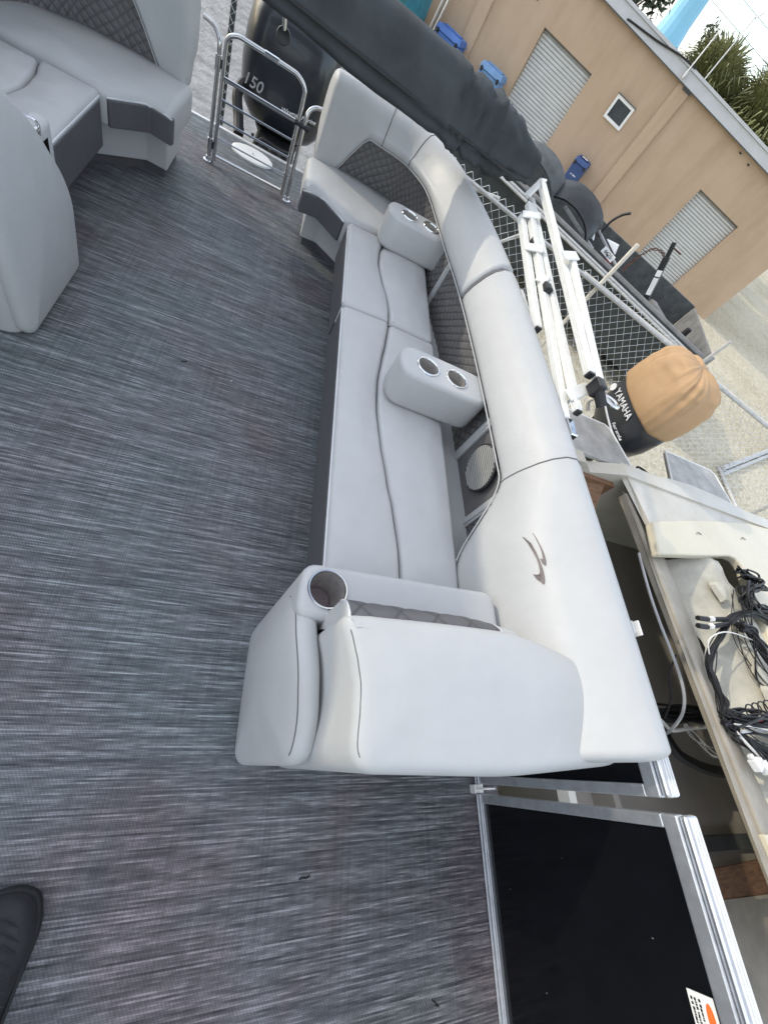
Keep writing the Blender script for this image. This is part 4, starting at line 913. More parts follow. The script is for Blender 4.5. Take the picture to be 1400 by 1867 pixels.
up = [(3.49, 1.10, zW+.10), (3.63, 1.10, zW+.08), (3.62, 1.02, zW+.10), (3.42, .96, zW+.10), (3.39, .85, zW+.10), (3.66, .84, zW+.08), (3.75, .78, zW+.07)]
harness('wiring_harness', 'tangled black connector bunch under the cream cap cut-out', [(jit(up, .05), .007, 'wire_black') for _ in range(16)]+[(jit([(3.17, .65, zW+.1), (3.13, .68, zW+.1), (3.22, .67, zW+.1), (3.30, .575, zW+.09), (3.38, .45, zW+.08), (3.6, .25, zW+.1)], .03), .007, 'wire_black') for _ in range(12)]+[(jit([(3.3, .9, zW+.12), (3.25, .6, zW+.05), (3.3, .4, zW+.03), (3.5, .3, zW+.06)], .05), .003, 'wire_black') for _ in range(8)])
low = [(2.76, .15, zW+.01), (2.95, .16, zW+.05), (3.12, .14, zW+.06), (3.35, .10, zW+.05), (3.6, .05, zW+.05)]
harness('wiring_harness', 'mixed black white red and green wires spilling over the liner', [(jit(low, .05), .007, 'wire_black') for _ in range(22)]+[(jit([(2.78, .12, zW+.02), (3.0, .10, zW+.04), (3.2, .03, zW+.04), (3.5, -.08, zW+.03)], .035), .005, m_) for m_ in ('wire_white', 'wire_white', 'wire_black', 'wire_black', 'wire_white', 'wire_white', 'wire_black')]+[([(2.90, .14, zW+.06), (2.99, .156, zW+.08), (3.10, .18, zW+.08), (3.3, .22, zW+.1)], .006, 'wire_red'), ([(3.18, .26, zW+.1), (3.16, .18, zW+.09), (3.11, .10, zW+.08)], .007, 'wire_green'), ([(2.80, .10, zW+.01), (2.86, .02, zW+.02), (2.98, -.07, zW+.02), (3.1, -.14, zW+.02)], .008, 'wire_white')]+[(jit([(2.80, .11, zW), (2.95, .0, zW+.02), (3.1, -.08, zW+.02), (3.3, -.2, zW)], .04), .006, 'wire_black') for _ in range(9)]+[([(2.95+.07*k+.05*math.cos(a), .19+.04*math.sin(a)+.01*k, zW+.05) for a in [q*.7 for q in range(9)]], .004, 'wire_black') for k in range(5)])
plg = thing('wire_connector', 'pair of white plug connectors at the end of the harness', 'connector', (2.88, -.06, zW))
for (x, y) in ((2.845, -.055), (2.915, -.070)):
    M_ = Matrix.Translation((x, y, zW+.02)) @ Matrix.Rotation(.5, 4, 'Z'); MB().box(-.022, .022, -.03, .03, -.02, .02, M=M_).box(-.014, .014, .03, .05, -.012, .012, M=M_).build('plug', 'label_white', plg, bevel=.005)
harness('cable_bundle', 'thick black hose bundle hanging inside the stripped boat', [(jit([(2.0, .26, -.28), (2.4, .22, -.24), (2.76, .20, -.20), (2.95, .19, -.20), (3.18, .187, -.20), (3.5, .17, -.18)], .025), .017, 'wire_black') for _ in range(10)]+[([(2.9, .20, -.28), (3.03, .14, -.35), (3.05, .085, -.36), (3.11, .0, -.36), (3.23, -.055, -.36), (3.43, -.105, -.36), (3.75, -.13, -.36)], .034, 'wire_black'), ([(2.85, .20, -.25), (2.94, .225, -.24), (3.02, .258, -.24), (3.22, .264, -.24), (3.5, .245, -.24)], .018, 'wire_black')]+[(jit([(3.05, .16, -.22), (3.2, .08, -.26), (3.35, .0, -.27), (3.6, -.04, -.27)], .025), .0035, 'wire_white') for _ in range(4)]+[(jit([(2.7, .24, -.2), (3.0, .21, -.16), (3.3, .20, -.17), (3.6, .2, -.17)], .03), .008, 'wire_black') for _ in range(8)])
harness('power_cable', 'white cable draped from the bench rail into the stripped boat', [([(2.1, .40, -.02), (2.5, .26, -.12), (2.72, .17, -.15), (2.81, .118, -.16), (2.97, .128, -.15), (3.18, .138, -.14), (3.5, .12, -.14)], .011, 'wire_white')])
harness('power_cable', 'grey cable clipped along the liner edge inside the stripped boat', [([(2.640, 1.15, .11), (2.642, .9, .09), (2.655, .7, .08), (2.66, .5, .085), (2.675, .32, .07), (2.68, .2, .02), (2.72, .12, -.1), (2.8, .1, -.2)], .009, 'decal_silver'), ([(2.668, .50, .10), (2.66, .40, .03), (2.68, .28, -.02), (2.72, .18, -.12)], .006, 'wire_black')])

# ------------------------------------------------------------------ chain link fences
def chain_fence(label, A, d, L, ztop, s0, cell, posts, rail_z, extra=None, zbot=GZ, wire=.0032, sel=.05):
    A = Vector(A); d = Vector(d).normalized()
    th = thing('chain_link_fence', label, 'fence', (A.x, A.y, GZ))
    w = MB(); H = ztop-zbot; half = cell/2; nz = int(H/half)
    P = lambda s, z: (A.x+d.x*s, A.y+d.y*s, z)
    n = int(L/half); off = Vector((d.y, -d.x, 0))*.004
    for i in range(n):
        # zig-zag wire i: alternates between s=i*half and (i+1)*half
        pts = []
        for k in range(nz+1):
            s = s0+(i+(k % 2))*half*1.0; z = ztop-k*half; q = Vector(P(s, z)); pts.append(q+off*(1 if (k+i) % 2 else -1))
        if i % 2 == 0:
            w.tube(pts, wire, 3)
        else:
            pts2 = []
            for k in range(nz+1):
                s = s0+(i+1-(k % 2))*half; z = ztop-k*half; pts2.append(Vector(P(s, z)))
            w.tube(pts2, wire, 3) if False else None
    for i in range(0, n, 2):
        pts = []
        for k in range(nz+1): pts.append(Vector(P(s0+(i+2-(k % 2))*half, ztop-k*half))-off)
        w.tube(pts, wire, 3)
    w.build('wire_mesh', 'wire_galv', th, kind='stuff')
    MB().tube([Vector(P(s0-.3, rail_z))+off*4, Vector(P(s0+L, rail_z))+off*4], .021, 10).build('top_rail', 'galv', th, smooth=True)
    for (s, zt, r, mt) in posts:
        q = Vector(P(s, 0))-off*9
        MB().tube([(q.x, q.y, zbot), (q.x, q.y, zt)], r, 10).build('post', mt, th, smooth=True)
    return th
fd = Vector((.9213, -.3888, 0))
cf = chain_fence('chain link fence between the pontoon boat and the black trailer boat', (3.234, 4.91, 0), fd, 8.4, .275, -2.6, .115, [(.37, .71, .024, 'pvc'), (2.0, .60, .021, 'galv'), (-1.9, .35, .03, 'galv'), (4.6, .35, .03, 'galv')], .20)
MB().tube([Vector((3.234, 4.91, .20))+fd*.12+Vector((.02, .02, .0)), Vector((3.234, 4.91, .20))+fd*4.0+Vector((.02, .02, .0))], .029, 10).build('rail_sleeve', 'pvc', cf, smooth=True)
MB().tube([(1.3, 6.0, -.1), (2.2, 5.45, .22)], .018, 8).build('brace', 'galv', cf, smooth=True)
MB().tube([(1.9, 5.6, -.9), (2.6, 5.2, .15)], .018, 8).build('brace', 'galv', cf, smooth=True)
chain_fence('chain link fence far behind the stern motor', (-4.6, 6.7, 0), (1, .03, 0), 5.0, .45, 0, .085, [(.1, .62, .03, 'galv'), (3.68, .62, .03, 'dark_hull'), (4.9, .62, .03, 'galv')], .5)
gp = thing('fallen_pipe', 'galvanised fence pipe lying on the gravel beyond the covered motor', 'pipe', (8.6, 4.67, GZ))
MB().tube([(8.60, 4.66, GZ+.06), (12.2, 6.45, GZ+.06)], .055, 12).build('pipe', 'galv', gp, smooth=True)
MB().tube([(8.62, 4.55, GZ+.05), (12.2, 6.33, GZ+.05)], .04, 12).build('pipe', 'galv', gp, smooth=True)
MB().tube([(8.62, 4.72, GZ+.05), (8.55, 4.4, GZ+.05), (8.50, 4.0, GZ+.05), (8.35, 3.0, GZ+.05)], .035, 10).build('rail', 'galv', gp, smooth=True)
for s_ in (.02, .10, .33): MB().lathe([(.068, -.02), (.068, .02)], (8.60+3.6*s_, 4.66+1.79*s_, GZ+.06), 12, Matrix.Rotation(R(90), 3, 'Y')).build('clamp', 'galv', gp)

# ------------------------------------------------------------------ black boat on a trailer behind the fence
kb = thing('trailer_boat', 'black open work boat on a trailer behind the chain link fence', 'boat', (5.8, 7.4, GZ))
N0 = Vector((6.609, 5.438, -.1)); N1 = Vector((3.906, 7.486, -.1)); dn = (N1-N0).normalized(); N2 = N0+dn*6.4
F0 = Vector((7.868, 7.687, -.1)); F1 = Vector((5.636, 9.194, -.1)); df = (F1-F0).normalized(); F2 = F0+df*6.2
def wallq(name, a, c, zt, zb, th_, mat, lean=Vector((0, 0, 0))):
    d = (c-a); d.z = 0; d.normalize(); n = Vector((d.y, -d.x, 0))*th_
    MB().prism([a+Vector((0, 0, zb-a.z))+lean, c+Vector((0, 0, zb-c.z))+lean, c+n+Vector((0, 0, zb-c.z))+lean, a+n+Vector((0, 0, zb-a.z))+lean], [a+Vector((0, 0, zt-a.z)), c+Vector((0, 0, zt-c.z)), c+n+Vector((0, 0, zt-c.z)), a+n+Vector((0, 0, zt-a.z))]).build(name, mat, kb, bevel=.01)
wallq('hull_side', N0, N2, -.1, -1.0, -.05, 'dark_hull'); wallq('hull_side', F0, F2, -.1, -1.0, .05, 'dark_grey'); 
T0 = Vector((7.163, 5.819, -.1)); wallq('transom', N0, T0, -.1, -1.0, .05, 'trailer_grey'); wallq('transom', T0, F0, -.12, -1.0, .05, 'trailer_grey')
MB().prism([N0+Vector((0, 0, -.6)), N2+Vector((0, 0, -.6)), F2+Vector((0, 0, -.6)), F0+Vector((0, 0, -.6)), T0+Vector((0, 0, -.6))], [N0+Vector((0, 0, -.56)), N2+Vector((0, 0, -.56)), F2+Vector((0, 0, -.56)), F0+Vector((0, 0, -.56)), T0+Vector((0, 0, -.56))]).build('sole', 'dark_hull', kb)
for (off_, r_, mt) in ((0, .045, 'trailer_grey'), (.10, .022, 'galv'), (.16, .022, 'galv')):
    q = Vector((-dn.y, dn.x, 0))*(-off_) if False else Vector((dn.y, -dn.x, 0))*off_
    sgn = 1 if q.dot(Vector((-1, -1, 0))) >= 0 else -1
    MB().tube([N0+q*sgn+Vector((0, 0, .01-off_*.5)), N2+q*sgn+Vector((0, 0, .01-off_*.5))], r_, 8).build('gunwale_rail', mt, kb, smooth=True)
MB().prism([N0.lerp(F0, .16)+dn*.15+Vector((0, 0, -.25)), N0.lerp(F0, .16)+dn*2.3+Vector((0, 0, -.25)), N0.lerp(F0, .42)+dn*2.3+Vector((0, 0, -.25)), N0.lerp(F0, .42)+dn*.15+Vector((0, 0, -.25))], [N0.lerp(F0, .16)+dn*.15+Vector((0, 0, -.22)), N0.lerp(F0, .16)+dn*2.3+Vector((0, 0, -.22)), N0.lerp(F0, .42)+dn*2.3+Vector((0, 0, -.22)), N0.lerp(F0, .42)+dn*.15+Vector((0, 0, -.22))]).build('inner_deck', 'trailer_grey', kb)
for s_ in (.9, 2.6, 4.4):
    for e_ in (N0+dn*s_+Vector((.35, .45, 0)), F0+df*s_-Vector((.3, .4, 0))):
        MB().lathe([(.10, -.1), (.27, -.09), (.30, 0), (.27, .09), (.10, .1)], (e_.x, e_.y, GZ+.30), 20, (Matrix.Rotation(math.atan2(dn.y, dn.x), 3, 'Z') @ Matrix.Rotation(R(90), 3, 'X'))).build('trailer_wheel', 'rubber', kb, smooth=True, angle=50)
MB().box(-.05, .05, -.05, .05, -.1, .0, M=Matrix.Translation((6.9, 6.3, GZ+.35))).build('axle_stub', 'rust', kb)
# moulded black seat shells / fender lying in it
def shell(label, c, length, width, height, yaw, tilt, mat):
    th = thing('plastic_fender', label, 'fender', c); M = Matrix.Translation(c) @ Matrix.Rotation(yaw, 4, 'Z') @ Matrix.Rotation(tilt, 4, 'X'); rows_o = []; 
    for lay, k in ((1.0, 0), (.95, 1)):
        rows = []
        for i in range(29):
            u = i/28*math.pi; r_ = []
            for j in range(7):
                v_ = j/6-.5; r_.append(M @ Vector((-math.cos(u)*length/2*lay, v_*width*(1-.12*math.sin(u)), math.sin(u)**.75*height*lay+.03*math.cos(v_*3)-.012*noise.noise(Vector((u*3, v_*4, 1))))))
            rows.append(r_)
        rows_o.append(rows)
    b_ = MB(); b_.grid(rows_o[0]); b_.grid(rows_o[1])
    for e_ in (0, 6): b_.grid([[r[e_] for r in rows_o[0]], [r[e_] for r in rows_o[1]]])
    b_.build('shell', mat, th, smooth=True, angle=60); return th
ya = math.atan2(dn.y, dn.x)
shell('large curved black plastic fender in the work boat by the navy bin', (4.62, 8.22, -.28), 1.15, .55, .52, ya, R(-28), 'black_plastic')
shell('speckled grey plastic fender in the work boat behind the bimini arms', (3.78, 8.62, -.25), 1.2, .5, .55, ya, R(-20), 'dark_grey')
mbk = thing('mirror_bracket', 'bent chromed bracket with white reflector in the work boat', 'bracket', (5.1, 7.9, -.5))
MB().rect_tube((4.35, 8.10, -.05), (5.05, 7.62, -.22), .05, .05).build('bar', 'galv', mbk, bevel=.008); MB().rect_tube((5.02, 8.05, .0), (5.52, 7.45, -.18), .04, .04).build('bar', 'galv', mbk, bevel=.008)
MB().prism([(4.78, 7.94, -.06), (5.02, 7.74, -.14), (4.98, 7.82, -.05)], [(4.79, 7.95, -.05), (5.03, 7.75, -.13), (4.99, 7.83, -.04)]).build('reflector', 'label_white', mbk)
MB().prism([(5.22, 7.74, -.02), (5.45, 7.58, -.10), (5.43, 7.66, .02)], [(5.23, 7.75, -.01), (5.46, 7.59, -.09), (5.44, 7.67, .03)]).build('reflector', 'label_white', mbk)
MB().tube(smooth_path([(5.18, 7.93, -.1), (5.17, 7.95, .10), (5.19, 7.94, .22), (5.24, 7.90, .34), (5.30, 7.84, .42)], 24), .022, 8).build('lever', 'black_plastic', mbk, smooth=True)
MB().box(-.05, .05, -.03, .03, -.02, .03, M=Matrix.Translation((5.40, 7.52, -.2))).build('tail_light', 'wire_red', mbk)
MB().tube([(5.1, 7.95, -.5), (5.1, 7.95, -.1)], .02, 8).build('foot', 'galv', mbk)
pl = thing('licence_plate', 'white curved licence plate leaning in the work boat', 'licence plate', (5.19, 7.36, -.2))
Mp = frame((5.185, 7.36, -.095), (.80, -.57, -.10), (.15, .2, 1.0))
MB().grid([[Mp @ Vector((x_, y_, -.012*math.cos(x_*12))) for y_ in (-.05, 0, .05)] for x_ in [-.13+k*.026 for k in range(11)]]).build('plate', 'label_white', pl, smooth=True)
text('number', '6625', .085, Mp @ Matrix.Translation((0, 0, .006)), 'wire_black', pl, .002)
MB().tube([(5.19, 7.37, -.5), (5.19, 7.37, -.1)], .012, 6).build('stem', 'black_plastic', pl)
jk = thing('trailer_jack', 'black trailer jack post with white label and chain in the work boat', 'jack', (6.1, 6.9, -.5))
ja, jb_ = Vector((6.13, 6.86, -.30)), Vector((5.83, 7.12, .56)); MB().rect_tube(ja, ja.lerp(jb_, .78), .10, .10, up=(1, 1, 0)).build('tube', 'black_plastic', jk, bevel=.008)
MB().rect_tube(ja.lerp(jb_, .78), jb_, .065, .065, up=(1, 1, 0)).build('inner_tube', 'rubber', jk, bevel=.006)
dj = (jb_-ja).normalized(); nv = Vector((-.6, -.75, 0)); nv = (nv-dj*nv.dot(dj)).normalized(); sv = dj.cross(nv)
for (u0, u1) in ((.18, .46), (.48, .58)):
    a, c = ja.lerp(jb_, u0), ja.lerp(jb_, u1)
    MB().prism([a+nv*.052+sv*.04, c+nv*.052+sv*.04, c+nv*.052-sv*.04, a+nv*.052-sv*.04], [a+nv*.055+sv*.04, c+nv*.055+sv*.04, c+nv*.055-sv*.04, a+nv*.055-sv*.04]).build('label_strip', 'label_white', jk)
MB().rect_tube(ja-Vector((.15, -.12, .1)), ja+Vector((.15, -.12, -.05)), .10, .16).build('base', 'black_plastic', jk, bevel=.01)
MB().tube([jb_-dj*.06, jb_-dj*.06+Vector((.16, -.10, -.0))], .012, 6).build('crank', 'rust', jk); MB().tube([ja, ja+Vector((0, 0, -.25))], .03, 8).build('foot', 'black_plastic', jk)
cpts = smooth_path([(5.90, 7.05, .32), (5.80, 7.12, .37), (5.68, 7.20, .33), (5.62, 7.24, .18), (5.58, 7.25, .0), (5.55, 7.22, -.14)], 40)
for k in range(0, len(cpts)-1, 2):
    c = cpts[k]; d = (cpts[k+1]-cpts[k]).normalized(); o_ = d.cross(Vector((.7, .7, 0)) if k % 4 else Vector((0, 0, 1))).normalized()
    MB().tube([c+d*.035*math.cos(a)+o_*.018*math.sin(a) for a in [q*2*math.pi/10 for q in range(10)]], .006, 5, closed=True).build('chain_link', 'rust', jk)
wh = thing('winch_drum', 'dark round winch drum in the corner of the work boat', 'winch', (7.05, 6.55, -.56))
MB().lathe([(.10, 0), (.22, .02), (.24, .10), (.22, .18), (.06, .20), (.05, .40), (.02, .41)], (7.05, 6.55, -.55), 24).build('drum', 'rubber', wh, smooth=True, angle=50)
MB().box(6.6, 6.75, 6.75, 7.35, -.55, -.28).build('side_box', 'trailer_grey', wh, bevel=.01)

# ------------------------------------------------------------------ tan stucco building
C0 = Vector((13.424, 12.419, GZ)); wdv = Vector((-.850, .526, 0)).normalized(); wnv = Vector((-.526, -.850, 0)).normalized()
bd = thing('stucco_building', 'long tan stucco building with roller shutters and metal fascia', 'building', tuple(C0))
TL = .032
def wp(s, h, o_=0.0): return C0+wdv*s+wnv*o_+Vector((0, 0, h+TL*(s-2.0)*(h/3.2)))
def wbox(name, mat, s0, s1, h0, h1, o0, o1, parent=bd, bevel=0):
    return MB().prism([wp(s0, h0, o0), wp(s1, h0, o0), wp(s1, h0, o1), wp(s0, h0, o1)], [wp(s0, h1, o0), wp(s1, h1, o0), wp(s1, h1, o1), wp(s0, h1, o1)]).build(name, mat, parent, bevel=bevel)
DOORS = [(1.545, 3.12, 2.06), (7.58, 9.39, 2.13), (13.6, 15.4, 2.13)]
HW = 3.16; spans = [0.0]
for (a, c, h) in DOORS: spans += [a, c]
spans.append(20.0)
for i in range(0, len(spans), 2): wbox('wall', 'stucco', spans[i], spans[i+1], -.1, HW, -.22, 0)
for (a, c, h) in DOORS: wbox('lintel', 'stucco', a, c, h, HW, -.22, -.002)
MB().prism([wp(0, -.1, -.22), wp(0, -.1, -9), wp(.2, -.1, -9), wp(.2, -.1, -.22)], [wp(0, HW, -.22), wp(0, HW, -9), wp(.2, HW, -9), wp(.2, HW, -.22)]).build('end_wall', 'stucco', bd)
for (a, c) in ((5.11, 5.50), (11.0, 11.4)): wbox('pilaster', 'stucco', a, c, -.1, HW-.03, 0, .07)
wbox('beam_pocket', 'glass_dark', 5.08, 5.34, HW-.10, HW-.02, .071, .09)
wbox('fascia', 'fascia', -.35, 20, HW-.02, HW+.20, -.2, .16)
wbox('fascia_cap', 'fascia', -.35, 20, HW+.205, HW+.265, -.2, .20)
wbox('drip_edge', 'dark_grey', -.35, 20, HW-.045, HW-.022, .10, .162)
wbox('roof', 'fascia', -.35, 20, HW+.10, HW+.203, -9, -.2)
for si, (a, c, h) in enumerate(DOORS[:2]):
    dr = wbox('shutter_backing', 'shutter_dark', a, c, 0, h, -.20, -.17); ns = 27
    off = parent_loc(dr)
    for k in range(ns):
        z0, z1 = h*k/ns, h*(k+1)/ns
        pf = [(z0+.006, -.165), (z0+.022, -.138), (z1-.022, -.128), (z1-.004, -.150), (z1-.004, -.166)]
        MB().prism([wp(a+.01, z, o_) for z, o_ in pf], [wp(c-.01, z, o_) for z, o_ in pf]).build('slat', 'shutter', bd)
    wbox('shutter_head', 'trailer_grey', a, c, h-.05, h, -.126, -.10)
wn_ = wbox('window', 'glass_dark', 6.08, 6.58, 1.79, 2.19, .0, .02)
for (a, c, e_, f) in ((6.02, 6.64, 2.175, 2.24), (6.02, 6.64, 1.74, 1.805), (6.02, 6.085, 1.805, 2.175), (6.575, 6.64, 1.805, 2.175)): 
    fr_ = MB().prism([wp(a, e_, .003), wp(c, e_, .003), wp(c, e_, .06), wp(a, e_, .06)], [wp(a, f, .003), wp(c, f, .003), wp(c, f, .06), wp(a, f, .06)]).build('window_frame', 'paint_white', wn_)
wbox('window_hood', 'dark_grey', 6.00, 6.66, 2.242, 2.26, 0, .09)
for (s_, h_) in ((3.0, 3.02), (2.62, 2.98)): wbox('vent_stub', 'rubber', s_, s_+.06, h_, h_+.03, 0, .05)
for (s_, h_) in ((9.9, 2.35), (12.3, 2.0)): wbox('hose_bib', 'rubber', s_, s_+.03, h_, h_+.03, 0, .02)
def wires(name, label, cat, paths, r, mat, base):
    th = thing(name, label, cat, base)
    for p in paths: MB().tube(p, r, 6).build('strand', mat, th, smooth=True)
    return th
wires('service_cable', 'black service cable sagging across the metal fascia', 'cable', [smooth_path([wp(7.55, HW+.02, .17), wp(7.45, HW+.04, .17), wp(6.6, HW+.13, .19), wp(5.9, HW+.24, .21), wp(5.4, HW+.27, .21)], 20)], .022, 'wire_black', tuple(wp(7.5, HW, .17)))
ms = thing('antenna_mast', 'thin white antenna mast bracketed to the roof fascia', 'antenna', tuple(wp(5.45, HW, .2)))
MB().tube([wp(5.52, HW+.02, .22), wp(5.50, HW+2.1, .22)], .018, 6).build('mast', 'paint_white', ms, smooth=True); wbox('bracket', 'galv', 5.47, 5.57, HW+.04, HW+.16, .162, .23, ms)
ms2 = thing('antenna_mast', 'short dark antenna mast rising behind the palm crown', 'antenna', (10.9, 18.0, 1.8))
MB().tube([(10.9, 18.0, GZ+3.2), (10.9, 18.0, 3.75)], .022, 6).build('mast', 'galv', ms2); MB().tube([(10.9, 18.0, 3.70), (11.0, 17.95, 3.9)], .02, 5).build('tip', 'galv', ms2)

# bins, dumpster by the wall
def barrel_bin(label, s_, w_, h_, mat, o_=.45, base=0.0, lid=True):
    c = wp(s_, base, o_); th = thing('blue_bin', label, 'bin', tuple(c)); M = Matrix.Translation(c) @ Matrix.Rotation(math.atan2(wdv.y, wdv.x), 4, 'Z')
    b_ = MB().prism([M @ Vector(p) for p in ((-w_*.42, -.24, 0), (w_*.42, -.24, 0), (w_*.42, .24, 0), (-w_*.42, .24, 0))], [M @ Vector(p) for p in ((-w_*.5, -.29, h_*.86), (w_*.5, -.29, h_*.86), (w_*.5, .29, h_*.86), (-w_*.5, .29, h_*.86))]); b_.build('body', mat, th, bevel=.04, seg=3)
    MB().prism([M @ Vector(p) for p in ((-w_*.53, -.32, h_*.862), (w_*.53, -.32, h_*.862), (w_*.53, .32, h_*.862), (-w_*.53, .32, h_*.862))], [M @ Vector(p) for p in ((-w_*.48, -.26, h_), (w_*.48, -.26, h_), (w_*.48, .26, h_), (-w_*.48, .26, h_))]).build('lid', mat, th, bevel=.025, seg=3)
    MB().box(-w_*.36, w_*.36, -.10, .10, h_+.0005, h_+.03, M=M).build('lid_rib', mat, th, bevel=.01)
    for sx in (-.40, .40): MB().box(w_*sx-.03, w_*sx+.03, .26, .34, h_*.80, h_*.90, M=M).build('handle', 'rubber', th)
    return th, M
barrel_bin('bright blue wheeled bin against the wall beside the teal dumpster', 11.55, .85, 1.02, 'bin_blue')
barrel_bin('pale blue wheeled bin in front of the left roller shutter', 9.95, .75, 1.06, 'bin_pale')
th_, M_ = barrel_bin('navy blue upright bin by the pilaster', 6.30, .46, .92, 'bin_navy', .35)
ink(M_ @ frame((0, .285, .52), (-1, 0, 0), (0, .05, 1)), -.09, .09, (0,), .035, .0, 'decal_white', th_, 8)
MB().box(-.10, .10, .05, .17, .95, .955, M=M_).build('lid_label', 'label_white', th_)
dc = wp(13.4, 0, 1.2); du = thing('dumpster', 'teal steel dumpster with white sign at the far end of the wall', 'dumpster', tuple(dc)); Md = Matrix.Translation(dc) @ Matrix.Rotation(math.atan2(wdv.y, wdv.x), 4, 'Z')
MB().prism([Md @ Vector(p) for p in ((-.9, -.8, .1), (.9, -.8, .1), (.9, .55, .1), (-.9, .55, .1))], [Md @ Vector(p) for p in ((-.9, -.8, 1.45), (.9, -.8, 1.45), (.9, .80, 1.45), (-.9, .80, 1.45))]).build('body', 'teal', du, bevel=.03)
for h_ in (.55, 1.0, 1.36): MB().box(-.92, .92, .60+.12*h_, .78+.10*h_, h_, h_+.09, M=Md).build('rib', 'teal', du, bevel=.01)
MB().box(-.55, .55, .795, .80, 1.10, 1.33, M=Md @ Matrix.Translation((0, .075, 0))).build('sign', 'label_white', du)
ink(Md @ frame((0, .876, 1.215), (-1, 0, 0), (0, 0, 1)), -.45, .45, (.045, -.045), .06, .0, 'rust', du, 9)
for k in range(3): MB().rect_tube(wp(12.25+k*.10, 0, .4-k*.1), wp(12.05+k*.10, 2.4, .10-k*.02), .05, .03).build('leaning_post', ('galv', 'trailer_grey', 'paint_white')[k], du)

# ------------------------------------------------------------------ water tower, power lines, trees beyond
wt = thing('water_tower', 'pale blue flared pedestal of a water tower behind the building', 'water tower', (53.7, 107.3, GZ))
def tw(n=40):
    pr_ = [(4.6, -1.3), (4.2, 0), (3.6, 2.5), (2.75, 5.6), (2.25, 8.5), (2.05, 12), (2.0, 22), (2.3, 25), (5.5, 29), (7.5, 33), (7.0, 37), (3.5, 40), (.1, 41)]
    return [[Vector((53.7+math.cos(2*math.pi*k/n)*r, 107.3+math.sin(2*math.pi*k/n)*r, z)) for k in range(n)] for r, z in pr_]
MB().rings(tw(16)).build('pedestal', 'tower_blue', wt, smooth=False)
pl_ = thing('power_line', 'thin power lines crossing the sky beyond the trees', 'power line', (40, 75, GZ))
for k, (h0, h1) in enumerate(((9.5, 8.0), (11.2, 9.4), (13.2, 11.2), (14.6, 12.6))):
    MB().tube(smooth_path([(15, 88, h0+1), (32, 78, h0-.2), (55, 64, h1)], 20), .022, 4).build('conductor', 'wire_black', pl_)
MB().tube([(15, 88, GZ), (15, 88, 16.5)], .15, 8).build('pole', 'wood_bark', pl_); MB().tube([(55, 64, GZ), (55, 64, 14)], .15, 8).build('pole', 'wood_bark', pl_)

def palm(label, base, h, rc, nfr, seed, dead=0):
    rnd = random.Random(seed); th = thing('palm_tree', label, 'palm tree', base, 'palms behind the building'); bx_, by_, bz_ = base
    MB().tube([(bx_, by_, bz_), (bx_+.1, by_, bz_+h*.5), (bx_, by_+.1, bz_+h)], [.22, .17, .19], 10).build('trunk', 'wood_bark', th, smooth=True)
    top = Vector((bx_, by_+.1, bz_+h)); lv = MB(); dl = MB()
    for k in range(nfr):
        az = rnd.uniform(0, 6.28); el = rnd.uniform(-.75, 1.45); ln = rc*rnd.uniform(.75, 1.05); d = Vector((math.cos(az)*math.cos(el), math.sin(az)*math.cos(el), math.sin(el)))
        stem = top+d*ln*.45; tgt = dl if el < -.62 and dead else lv
        tgt.tube([top, stem], .015, 3)
        u = d.cross(Vector((0, 0, 1)));
        if u.length < .1: u = Vector((1, 0, 0))
        u.normalize(); w = u.cross(d)
        for j in range(15):   # fan of narrow drooping leaflets
            a = (j/14-.5)*3.3; dd = (d*math.cos(a)+u*math.sin(a)).normalized(); L = ln*rnd.uniform(.42, .58)*(1-.25*abs(a)/1.7); side = dd.cross(w).normalized()*.035
            m1 = stem+dd*L*.6+w*rnd.uniform(-.02, .06); e_ = stem+dd*L+Vector((0, 0, -L*rnd.uniform(.1, .45)))
            tgt.add([stem-side*.4, stem+side*.4, m1+side, m1-side, e_], [(0, 1, 2, 3), (3, 2, 4)])
    lv.build('crown', 'palm_leaf', th)
    if dl.v: dl.build('dead_fronds', 'dry_leaf', th)
def leafy(label, base, h, rx, rz, seed, mat='pine_leaf', nb=11, nl=1500, ls=.16):
    rnd = random.Random(seed); th = thing('leafy_tree', label, 'tree', base, 'trees behind the building'); b0 = Vector(base)
    br = MB(); br.tube([b0, b0+Vector((.1, 0, h*.5)), b0+Vector((0, .1, h))], [.2, .14, .05], 8); tips = []
    for k in range(nb):
        z = h*rnd.uniform(.45, 1.0); az = rnd.uniform(0, 6.28); e_ = b0+Vector((math.cos(az)*rx*rnd.uniform(.4, 1), math.sin(az)*rx*rnd.uniform(.4, 1), z+rnd.uniform(0, rz*.5)))
        br.tube([b0+Vector((0, 0, z*.8)), e_], [.05, .02], 5); tips.append(e_)
    br.build('trunk', 'wood_bark', th, smooth=True); lf = MB()
    for i in range(nl):
        t_ = rnd.choice(tips); p = t_+Vector((rnd.gauss(0, rx*.20), rnd.gauss(0, rx*.20), rnd.gauss(0, rz*.17))); a = Vector((rnd.uniform(-1, 1), rnd.uniform(-1, 1), rnd.uniform(-1, 1))).normalized(); c = a.orthogonal().normalized()
        s_ = ls*rnd.uniform(.5, 1.2); lf.add([p-a*s_, p+c*s_*.4, p+a*s_, p-c*s_*.4], [(0, 1, 2, 3)])
    lf.build('crown', mat, th)
palm('round palm with upright fronds behind the roof by the water tower', (15.9, 25.6, GZ), 2.9, 3.2, 300, 3)
palm('spreading palm with dead fronds at the end of the roof', (18.1, 24.0, GZ), 3.3, 3.4, 320, 5, dead=1)
palm('low palm peeking over the roof end', (19.8, 22.0, GZ), 3.6, 1.9, 90, 9, dead=1)
